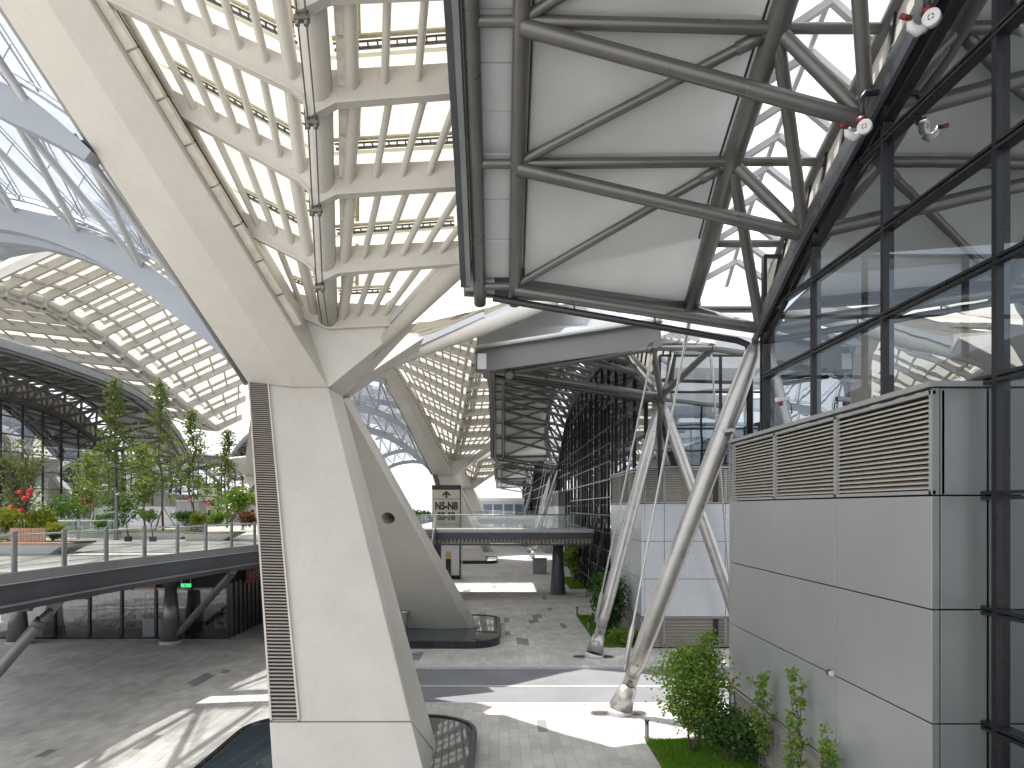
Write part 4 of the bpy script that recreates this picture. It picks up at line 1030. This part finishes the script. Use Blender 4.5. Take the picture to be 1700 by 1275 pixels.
pool(-7.7,-.65,13.2,21.6,1.6,'dark reflecting pool around the foot of the nearest column')
pool(-6.3,.05,33.4,41.9,1.5,'dark raised pool around the foot of the rear leg beyond the road')
o = pool(-7.0,-.2,84,92.2,1.5,'far reflecting pool at the foot of the second column')
c = root('standing_spout', at(672,1045,36.3), 'metal spout cone standing in the pool at the rear leg', 'spout')
pz = at(672,1045,36.3); pz.z = .3
MB().lathe(pz, [(.16,0),(.13,.7),(.20,1.0),(.26,1.15),(.24,1.15)], 18).build('spout_body', M['steelp'], c)
# ------------------------------------------------------------------ direction signs
def text_mesh(s, size, name, parent, mt, pos, off=.012, sx=1.0):
    cu = bpy.data.curves.new('t', 'FONT'); cu.body = s; cu.size = size; cu.extrude = .015; cu.offset = off; cu.align_x = 'CENTER'; cu.align_y = 'CENTER'
    ob = bpy.data.objects.new('t', cu); COL.objects.link(ob); bpy.context.view_layer.update()
    me = bpy.data.meshes.new_from_object(ob.evaluated_get(bpy.context.evaluated_depsgraph_get())); bpy.data.objects.remove(ob); bpy.data.curves.remove(cu)
    me.materials.clear(); me.materials.append(mt)
    me.transform(Matrix.Diagonal((sx,1,1,1))); me.transform(Matrix.Rotation(R(90),4,'X')); me.transform(Matrix.Translation(V(pos) - ORG[parent.name]))
    o = bpy.data.objects.new(name, me); COL.objects.link(o); o.parent = parent; ORG[o.name] = ORG[parent.name]; return o
def pylon(x0,x1,y,z0,zt,lb,base):
    c = root('direction_sign', ((x0+x1)/2,y,z0), lb, 'sign'); w_ = x1-x0; m = (x0+x1)/2
    MB().box(x0,x1,y,y+.55,z0,zt-.42).build('sign_body', M['signdk'], c)
    MB().box(x0-.03,x1+.03,y-.05,y+.6,zt-.41,zt).build('cap', M['signdk'], c)
    MB().box(x0+.08,x1-.08,y-.03,y-.001,zt-1.32,zt-.46).build('sign_panel', M['signbg'], c)
    MB().box(x0+.08,x1-.08,y-.03,y-.001,zt-3.75,zt-1.38).build('sign_panel', M['signbg'], c)
    MB().box(x0+.08,x1-.08,y-.03,y-.001,z0+.3 if z0 > 1 else 4.3,zt-3.8).build('sign_panel', M['signbg'], c)
    az = zt-1.25; ar = [(-.10,0),(.10,0),(.10,.38),(.36,.14),(.36,.36),(0,.70),(-.36,.36),(-.36,.14),(-.10,.38)]
    MB().prism([V((m+a*w_/2.6,y-.045,az+b)) for a, b in ar], (0,.014,0)).build('arrow', M['signdk'], c)
    text_mesh('N5-N8', .95*w_/2.6, 'lettering', c, M['signdk'], (m,y-.045,zt-2.05), .05, .76)
    text_mesh('S5-S8', .95*w_/2.6, 'lettering', c, M['signdk'], (m,y-.045,zt-3.05), .05, .76)
    MB().box(x1+.08,x1+.16,y+.1,y+.5,z0,zt-.3).build('side_rail', M['steelp'], c)
    if base:
        MB().box(x0+.9,x1-.12,y-.35,y-.04,.4,3.7).build('info_panel', M['pale'], c)
        MB().box(x0+1.35,x0+1.85,y-.38,y-.351,2.0,2.7).build('amber_notice', M['amber'], c)
        MB().box(x0+1.35,x0+1.85,y-.42,y-.351,.1,1.98).build('dark_notice', M['screen'], c)
        MB().box(x0+.86,x1-.08,y-.37,y-.36,3.62,3.74).build('panel_head', M['signdk'], c)
    return c
pylon(-6.5,-3.75,66,0,9.1,'beige direction sign with arrow and N5-N8 above the footbridge',True)
pylon(-31.0,-28.9,70,DZ,9.4,'beige arrow sign among the deck trees at left',False)
# ------------------------------------------------------------------ small fittings
def monitor(P, lb):
    c = root('fire_monitor', P, lb, 'fire monitor', 'white fire monitors under the canopy')
    f = (V((0,0,EZ)) - P); f.z = 0; f.normalize(); f = (f + V((-.25,0,-.1))).normalized()
    MB().tube(P, P+f*.13, .14, n=28).build('shell', M['whitepl'], c, bev=.02)
    MB().pipe([P+V((-.10,.05,-.10)), P+V((-.22,.05,-.16)), P+V((-.34,.05,-.08)), P+V((-.38,.03,.06))], [.08,.085,.07,.04], 14).build('nozzle_body', M['whitepl'], c)
    rg = MB(); s = f.cross(Z).normalized(); u = s.cross(f)
    for k in range(4):
        for j in range(4):
            a0 = R(90*k+15+15*j); a1 = R(90*k+30+15*j)
            rg.beam(P+f*.134+(s*math.cos(a0)+u*math.sin(a0))*.042, P+f*.134+(s*math.cos(a1)+u*math.sin(a1))*.042, .016, .006, f)
    rg.build('emblem', M['redpaint'], c)
    MB().tube(P+V((-.05,.06,.14)), P+V((-.05,.06,.24)), .095, n=20).build('flange', M['redpaint'], c)
    MB().tube(P+V((-.36,0,.02)), P+V((-.54,-.02,.05)), .045, n=12).build('nozzle', M['redpaint'], c)
    MB().pipe([P+V((-.05,.06,.24)), P+V((-.05,.06,.62)), P+V((.02,.06,.74)), P+V((.5,.12,.80))], .062, 12).build('supply_pipe', M['black'], c)
    return c
monitor(at(1437,213,13.7), 'white and red fire monitor hanging on a black pipe beside the hall wall')
monitor(at(1548,33,11.4), 'white and red fire monitor at the top right corner of the canopy')
def cctv(P, lb):
    c = root('security_camera', P, lb, 'camera', 'small security cameras on the plant room')
    MB().hexa([P+V(q) for q in ((-.17,-.06,0),(.15,-.06,.03),(.15,.06,.03),(-.17,.06,0),(-.19,-.07,.10),(.15,-.07,.13),(.15,.07,.13),(-.19,.07,.10))]).build('housing', M['whitepl'], c)
    MB().box(P.x-.10,P.x-.02,P.y-.05,P.y+.05,P.z-.09,P.z-.005).build('red_lamp', M['redpaint'], c)
    MB().pipe([P+V((.12,0,.02)), P+V((.2,0,-.06)), P+V((.22,0,-.3))], .018, 8).build('bracket', M['steel'], c)
cctv(V((7.05,17.0,9.32)) + V((.1,.2,.25)), 'white security camera on the louvred parapet against the glass')
cctv(V((7.0,20.9,9.2)), 'white security camera at the far corner of the near plant room')
c = root('alarm_beacon', (6.95,14.4,3.4), 'red and white alarm beacon on the grey wall panel', 'beacon')
MB().tube((7.0,14.42,3.42),(6.93,14.42,3.42),.05,n=12).build('bracket', M['steel'], c)
MB().tube((6.97,14.30,3.42),(6.97,14.36,3.42),.055,n=16).build('white_lens', M['whitepl'], c); MB().tube((6.97,14.37,3.42),(6.97,14.46,3.42),.06,n=16).build('red_lens', M['redpaint'], c)
for x, y, lb in ((4.42,20.45,'short dark bollard light at the corner of the near lawn'), (5.0,43.9,'short bollard light at the far corner of the far lawn'), (5.05,38.6,'short bollard light on the far lawn edge')):
    c = root('bollard_light', (x,y,0), lb, 'bollard', 'bollard lights by the lawns')
    MB().lathe((x,y,0), [(.075,0),(.075,.05),(.06,.06),(.06,.46)], 16).build('post', M['steel'], c); MB().lathe((x,y,.46), [(.045,0),(.045,.04),(.085,.045),(.085,.07)], 16).build('cap', M['dark'], c)
c = root('utility_cabinet', (4.2,71,0), 'grey utility cabinet beyond the footbridge pier', 'cabinet')
MB().box(3.5,4.9,70.6,72,.1,1.55).build('body', M['fasciam'], c); MB().box(3.45,4.95,70.55,72.05,1.56,1.64).build('lid', M['fasciam'], c); MB().box(3.5,4.9,70.6,72,0,.09).build('base', M['concrete'], c)
for k in range(3): MB().box(3.55+k*.46,3.97+k*.46,70.57,70.595,.2,1.5).build('door', M['fasciam'], c)
c = root('end_building', (-3,215,0), 'pale glazed building closing the street far ahead', 'building')
MB().box(-16,12,215,225,0,9).build('wall', M['pale'], c); MB().box(-18,14,213.5,226,9,10).build('roof', M['pale'], c)
for k in range(8): MB().box(-15+k*3.3,-12.2+k*3.3,214.9,215.1,1,8).build('window', M['blueglass'], c)
# ================================================================== PLANTS
def leafq(mb, p, s, r):
    a = V((r.gauss(0,1), r.gauss(0,1), r.gauss(0,.6))).normalized(); b = a.cross(V((r.gauss(0,1), r.gauss(0,1), r.gauss(0,1)))).normalized()
    l = s*r.uniform(.7,1.3); w_ = l*.42
    n = len(mb.v); mb.v += [tuple(p), tuple(p+a*l*.5+b*w_), tuple(p+a*l), tuple(p+a*l*.5-b*w_)]; mb.f.append([n,n+1,n+2,n+3]); mb.sm.append(False)
def branch_tree(base, h, crown, label, leafm, n_limb, leaf, per, seed, group, shape='cone', trunk_r=.06, bare=.25, multi=1, name='tree', lean=.0, clump=.16):
    r = random.Random(seed); c = root(name, base, label, 'tree' if name.endswith('tree') else 'shrub', group); base = V(base)
    tr, cr = MB(), MB()
    for m_ in range(multi):
        ang = 2*math.pi*m_/max(1,multi) + r.random(); ln = 0 if multi == 1 else .35
        top = base + V((math.cos(ang)*crown*ln, math.sin(ang)*crown*ln, h*(1 if multi == 1 else r.uniform(.75,1))))
        pts = [base + V((math.cos(ang)*.03*multi, math.sin(ang)*.03*multi, -.03))]
        for k in range(1, 7): p = pts[0].lerp(top, k/6) + V((r.gauss(0,.012*h), r.gauss(0,.012*h), 0)); pts.append(p)
        tr.pipe(pts, [trunk_r*(1-.13*k)/(multi**.4) for k in range(7)], 7)
        def on(t): i = min(5, int(t*6)); return pts[i].lerp(pts[i+1], t*6-i)
        for k in range(n_limb//multi):
            t = bare + (1-bare)*((k+r.random())/(n_limb/multi))
            t = min(t, .99); p = on(t)
            if shape == 'cone': rad = crown*(1.03 - (t-bare)/(1-bare))**1.05 * r.uniform(.45,1.15)
            elif shape == 'round': rad = crown*math.sqrt(max(.05, 1-((t-bare)/(1-bare)*2-1)**2)) * r.uniform(.5,1.05)
            else: rad = crown*r.uniform(.35,1)*(1-.5*t)
            a = r.uniform(0, 2*math.pi); up = r.uniform(.05,.45) if shape == 'cone' else r.uniform(.2,.8)
            if shape == 'wisp': up = r.uniform(.9,2.0)
            q = p + V((math.cos(a)*rad, math.sin(a)*rad, up*rad)); mid = p.lerp(q,.5) + V((0,0,.06*rad))
            tr.pipe([p, mid, q], [trunk_r*.28, trunk_r*.18, trunk_r*.07], 5, caps=False)
            for _ in range(per):
                s = r.random()**(.4 if shape == 'cone' else .6); b = p.lerp(mid, s*2) if s < .5 else mid.lerp(q, s*2-1)
                leafq(cr, b + V((r.gauss(0,clump), r.gauss(0,clump), r.gauss(0,clump*.7)))*crown**.5*(.55+.6*s), leaf, r)
    tr.build('trunk', M['bark'], c, fix=False); cr.build('crown', leafm, c, fix=False); return c
def bush(base, rx, rz, label, leafm, n, leaf, seed, group='shrubs on the deck', name='shrub', lumpy=.25):
    r = random.Random(seed); base = V(base); c = root(name, base, label, 'shrub', group); cr, tr = MB(), MB()
    lumps = [(V((r.gauss(0,.5)*rx*.7, r.gauss(0,.5)*rx*.7, rz*r.uniform(.5,1.35))), r.uniform(.35,.62)) for _ in range(9)]
    for k in range(n):
        o_, s = lumps[k % 9]
        d = V((r.gauss(0,1), r.gauss(0,1), r.gauss(0,1))).normalized() * (r.random()**.35)
        p = o_ + V((d.x*rx*s, d.y*rx*s, d.z*rz*s*.9)); p.z = max(.03, p.z)
        leafq(cr, base + p, leaf, r)
    for o_, s in lumps: tr.pipe([base, base+o_*.6, base+o_], [.02,.014,.006], 5, caps=False)
    tr.build('stems', M['bark'], c, fix=False); cr.build('crown', leafm, c, fix=False); return c
# lawns
def lawn(x0,x1,y0,y1,n,seed,lb,hh=.09):
    r = random.Random(seed)
    MB().box(x0,x1,y0,y1,-.1,.02).build('lawn_soil', M['turf'], None, 'turf bed: '+lb, None, None, 'structure')
    mb = MB()
    for _ in range(n):
        x = r.uniform(x0+.02,x1-.02); y = r.uniform(y0+.02,y1-.02); a = r.uniform(0,6.28); h_ = hh*r.uniform(.5,1.2); w_ = .012; dx, dy = math.cos(a)*w_, math.sin(a)*w_
        b = len(mb.v); mb.v += [(x-dx,y-dy,.018),(x+dx,y+dy,.018),(x+r.gauss(0,.025),y+r.gauss(0,.025),.018+h_)]; mb.f.append([b,b+1,b+2]); mb.sm.append(False)
    mb.build('grass', M['grass'], None, lb, 'grass', None, 'stuff', fix=False)
lawn(4.32,6.95,13.2,20.28,36000,1,'bright green grass at the foot of the near plant room')
lawn(4.92,6.95,33.72,43.68,9000,2,'strip of green grass beyond the road beside the second plant room',.12)
lawn(6.02,7.85,58,68,3000,3,'small green grass strip beyond the footbridge pier',.15)
G1 = 'small trees and shrubs by the near plant room'
branch_tree((5.5,19.3,0), 3.0, 1.0, 'leafy green small tree in front of the grey panelled wall', M['leafa'], 70, .09, 95, 11, G1, 'round', .055, .25, 3, clump=.16)
branch_tree((6.05,19.9,0), 3.5, .55, 'slender leafy tree top reaching up behind the front small tree', M['leafa'], 44, .09, 44, 12, G1, 'round', .04, .3, 2, clump=.12)
bush((6.25,18.4,0), 1.0, .95, 'dense dark green bush low against the louvres', M['leafb'], 5200, .085, 13, G1)
for k, (x, y, h_) in enumerate(((6.6,17.1,2.85),(6.65,15.3,3.35),(6.65,13.8,2.5))):
    branch_tree((x,y,0), h_, .34, ['thin upright sapling against the grey wall, left of the tallest','tallest thin upright sapling against the grey wall','low twiggy sapling at the right end of the bed'][k], M['leafa'], 30, .075, 30, 20+k, G1, 'wisp', .03, .25, 3, name='sapling_tree', clump=.07)
for k, (x, y, h_, cr_, lb) in enumerate(((5.9,36.6,3.7,1.0,'round dark green tree behind the blue grey strut foot'),(6.4,40.5,3.4,.9,'dark green tree deeper along the far lawn'))):
    branch_tree((x,y,0), h_, cr_, lb, M['leafb'], 70, .15, 60, 31+k, 'trees on the far lawn', 'round', .06, .15, 2, clump=.18)
bush((6.3,34.6,0), .75, .5, 'low green bush at the near end of the far lawn', M['leafa'], 1400, .11, 35, 'trees on the far lawn')
branch_tree((6.7,62,0), 4.2, 1.1, 'small green tree past the footbridge pier', M['leafa'], 40, .22, 34, 36, 'trees on the far lawn', 'round', .07, .25, clump=.2)
# deck trees
GD = 'slender trees on the raised deck'
for k, (u, Yt, vt, cr_, lb) in enumerate(((190,38,632,1.8,'slender deck tree behind the dark lamp post'), (270,43,634,2.5,'tallest full deck tree with wooden props'), (317,46,682,1.9,'deck tree right of the tallest one'), (376,49,716,1.8,'deck tree nearest the big column'))):
    b = at(u, 870, Yt); b.z = DZ + .3; top = at(u, vt, Yt).z
    branch_tree(b, top-b.z, cr_, lb, M['leafg'], 70, .17, 22, 50+k, GD, 'cone', .075, .22, clump=.13)
    if k == 1:
        for a, wh_ in ((0.4,'right'), (2.5,'left'), (4.6,'front')):
            q = b + V((math.cos(a)*1.0, math.sin(a)*1.0, -.3)); MB().tube(q, b+V((0,0,1.5)), .035, n=6).build('tree_prop', M['barkp'], None, wh_+' wooden prop leaning on the tallest deck tree', 'prop', 'props of the deck tree')
b = at(150,870,52); b.z = DZ+.2; branch_tree(b, 6.2, 1.5, 'loose grey green tree behind the lamp post at left', M['leafg'], 60, .2, 26, 60, GD, 'round', .06, .3, 3)
b = at(240,870,58); b.z = DZ+.2; branch_tree(b, 6.4, 2.2, 'hazy deck tree deep behind the tallest tree', M['leafg'], 70, .24, 30, 61, GD, 'round', .08, .3)
b = at(35,868,30); b.z = DZ+.5; branch_tree(b, 3.9, 1.3, 'airy shrub tree hung with red lanterns at the left edge', M['leafg'], 70, .12, 26, 62, GD, 'wisp', .09, .2, 4, clump=.12)
for u, v, wh_ in ((33,817,'upper left'),(50,814,'topmost'),(41,827,'middle'),(18,842,'leftmost'),(35,847,'lowest'),(49,820,'second highest')):
    p = at(u, v, 29.2); c = root('red_lantern', p, 'red paper lantern in the airy shrub tree at left edge, '+wh_+' one', 'lantern', 'red lanterns on the deck shrubs')
    MB().lathe(p+V((0,0,-.1)), [(.035,0),(.10,.03),(.125,.09),(.10,.16),(.035,.19)], 14).build('paper_body', M['lantern'], c); MB().tube(p+V((0,0,.09)), p+V((0,0,.35)), .006, n=4).build('string', M['dark'], c); MB().lathe(p+V((0,0,-.22)), [(.01,0),(.022,.03),(.015,.12)], 8).build('tassel', M['lantern'], c)
b = at(142,868,46); b.z = DZ+.3; branch_tree(b, 2.9, 1.1, 'multi stemmed shrub with tiny red lanterns before the white wall', M['leafg'], 50, .13, 18, 63, GD, 'wisp', .06, .3, 5)
for u, v, wh_ in ((136,830,'top left'),(141,829,'top right'),(131,841,'lower left'),(142,841,'lower middle'),(151,838,'rightmost')):
    p = at(u, v, 45.6); MB().lathe(p+V((0,0,-.09)), [(.03,0),(.11,.05),(.11,.12),(.03,.17)], 10).build('red_lantern', M['lantern'], None, wh_+' tiny red lantern in the multi stemmed shrub', 'lantern', 'tiny red lanterns')
for u, v, wh_ in ((316,831,'left'),(341,833,'middle'),(346,836,'right')):
    p = at(u, v, 44); MB().lathe(p+V((0,0,-.09)), [(.03,0),(.13,.05),(.13,.12),(.03,.17)], 10).build('red_lantern', M['lantern'], None, wh_+' red lantern in front of the beige deck sign', 'lantern', 'red lanterns by the deck sign')
BS = [(8,868,27,.62,.62,'leafy','round yellow green bush at the left edge behind the railing'),(73,862,30,.62,.52,'leafy','bright yellow bush ball right of the lantern tree'),(88,886,27,.5,.42,'leafy','low yellow green bush on the end of the bench planter'),
      (90,842,40,1.7,1.3,'leafb','wide dark green bush before the white wall at left'),(122,866,44,.8,.35,'leafb','low clipped green bush behind the inner railing'),(205,842,42,1.3,1.3,'leafb','dark green bush right of the lamp post'),
      (175,868,40,1.0,.6,'leafb','low dark bush left of the lamp post foot'),(248,857,48,.75,.6,'leafb','clipped round green bush under the tallest deck tree'),(306,862,40,.75,.55,'leafb','round green bush at the sign planter'),
      (328,866,38,.65,.5,'leafy','pale yellow shrub in the sign planter'),(361,862,38,.7,.5,'leafa','fresh green clipped bush right of the sign'),(400,838,36,1.15,1.05,'leafa','big bright green bush against the nearest column'),(415,862,35,.45,.5,'leafr','russet low bush beside the big column'),
      (45,875,34,.6,.3,'leafa','small fresh green ground shrub behind the lantern tree'),(5,897,25.5,.6,.28,'leafw','silvery low plant in the bench planter')]
for k, (u, v, Yb, rx, rz, mt, lb) in enumerate(BS):
    b = at(u, v, Yb); b.z -= rz*.8; bush(b, rx, rz, lb, M[mt], 1500 if Yb < 40 else 1100, .11 if rx < .8 else .15, 80+k)
for k, (u, v, Yb, mt, lb) in enumerate(((688,846,74,'leafa','green shrub on the far deck right of the rear leg'),(672,842,90,'leafr','russet shrub on the far deck'),(702,846,78,'leafb','dark shrub on the far deck left of the direction sign'))):
    b = at(u, v, Yb); b.z = DZ; bush(b, 1.2, .9, lb, M[mt], 900, .22, 120+k)
# planters, benches, lamp posts on the deck
def planter(x0,x1,y0,y1,lb,back=True):
    c = root('bench_planter', ((x0+x1)/2,y0,DZ), lb, 'planter', 'bench planters on the deck'); z = DZ
    MB().hexa([(x0,y0+.25,z),(x1-.7,y0+.25,z),(x1-.7,y1-.25,z),(x0,y1-.25,z),(x0,y0,z+.36),(x1-.05,y0,z+.36),(x1-.05,y1,z+.36),(x0,y1,z+.36)]).build('base', M['whitepl'], c, bev=.02)
    for k in range(5): MB().box(x0,x1,y0-.02+k*.12,y0+.08+k*.12,z+.365,z+.43).build('seat_slat', M['wood'], c)
    MB().box(x0,x1,y0+.6,y1,z+.365,z+.42).build('soil', M['soil'], c)
    if back:
        x = x1-2.3
        while x < x1-1.0: MB().box(x,x+.085,y0+.5,y0+.56,z+.43,z+.95).build('back_slat', M['wood'], c); x += .1
planter(-20.5,-15.7,24.6,26.6,'white bench planter with slatted timber back behind the railing at left')
planter(-20.3,-16.6,36.6,38.6,'long bench planter below the deck sign', False)
planter(-16.2,-13.6,35.0,36.6,'dark timber bench planter beside the nearest column', False)
c = root('lawn_bed', (-23,39,DZ), 'grassy bed with grey kerb on the deck', 'planter')
MB().box(-27.5,-20,38.5,46,DZ,DZ+.22).build('kerb', M['concrete'], c); MB().box(-27.4,-20.1,38.6,45.9,DZ+.221,DZ+.27).build('turf', M['turf'], c)
c = root('steel_kiosk', (-24,52,DZ), 'plain grey kiosk box on the deck under the trees', 'kiosk')
MB().box(-24.6,-22.9,52,53.4,DZ,DZ+2.2).build('body', M['fasciam'], c); MB().box(-24.65,-22.85,51.95,53.45,DZ+2.21,DZ+2.27).build('lid', M['pale'], c)
for u, Yl, zt, lb in ((193,36,9.2,'dark lamp post on the deck in front of the slender tree'),(158,54,9.0,'far lamp post between the shrubs at left'),(320,50,10,'lamp post beside the beige deck sign'),(403,52,9.4,'lamp post close to the nearest column')):
    p = at(u, 870, Yl); c = root('lamp_post', (p.x,Yl,DZ), lb, 'lamp post', 'lamp posts on the deck')
    MB().lathe((p.x,Yl,DZ), [(.16,0),(.16,.03),(.09,.04),(.085,zt-DZ-1.2)], 14).build('pole', M['signdk'], c)
    MB().lathe((p.x,Yl,zt-1.2), [(.05,0),(.05,.25),(.07,.26),(.07,.45),(.05,.46),(.05,.8),(.07,.81),(.07,1.1),(.02,1.15)], 14).build('lamp_head', M['signdk'], c)
    MB().tube((p.x+.05,Yl-.1,zt-1.6),(p.x+.22,Yl-.12,zt-1.55),.05,n=10).build('spotlight', M['pale'], c)
for u in (213, 254):
    p = at(u, 892, 34.5); c = root('walking_lamp', (p.x,34.5,DZ), 'black low post lamp behind the deck railing, %s of two' % ('left' if u < 230 else 'right'), 'lamp', 'low post lamps on the deck')
    MB().box(p.x-.14,p.x+.14,34.4,34.6,DZ,DZ+.25).build('base', M['dark'], c); MB().pipe([(p.x,34.5,DZ+.25),(p.x-.1,34.5,DZ+.9),(p.x+.1,34.5,DZ+1.15)],.03,8).build('arm', M['dark'], c)
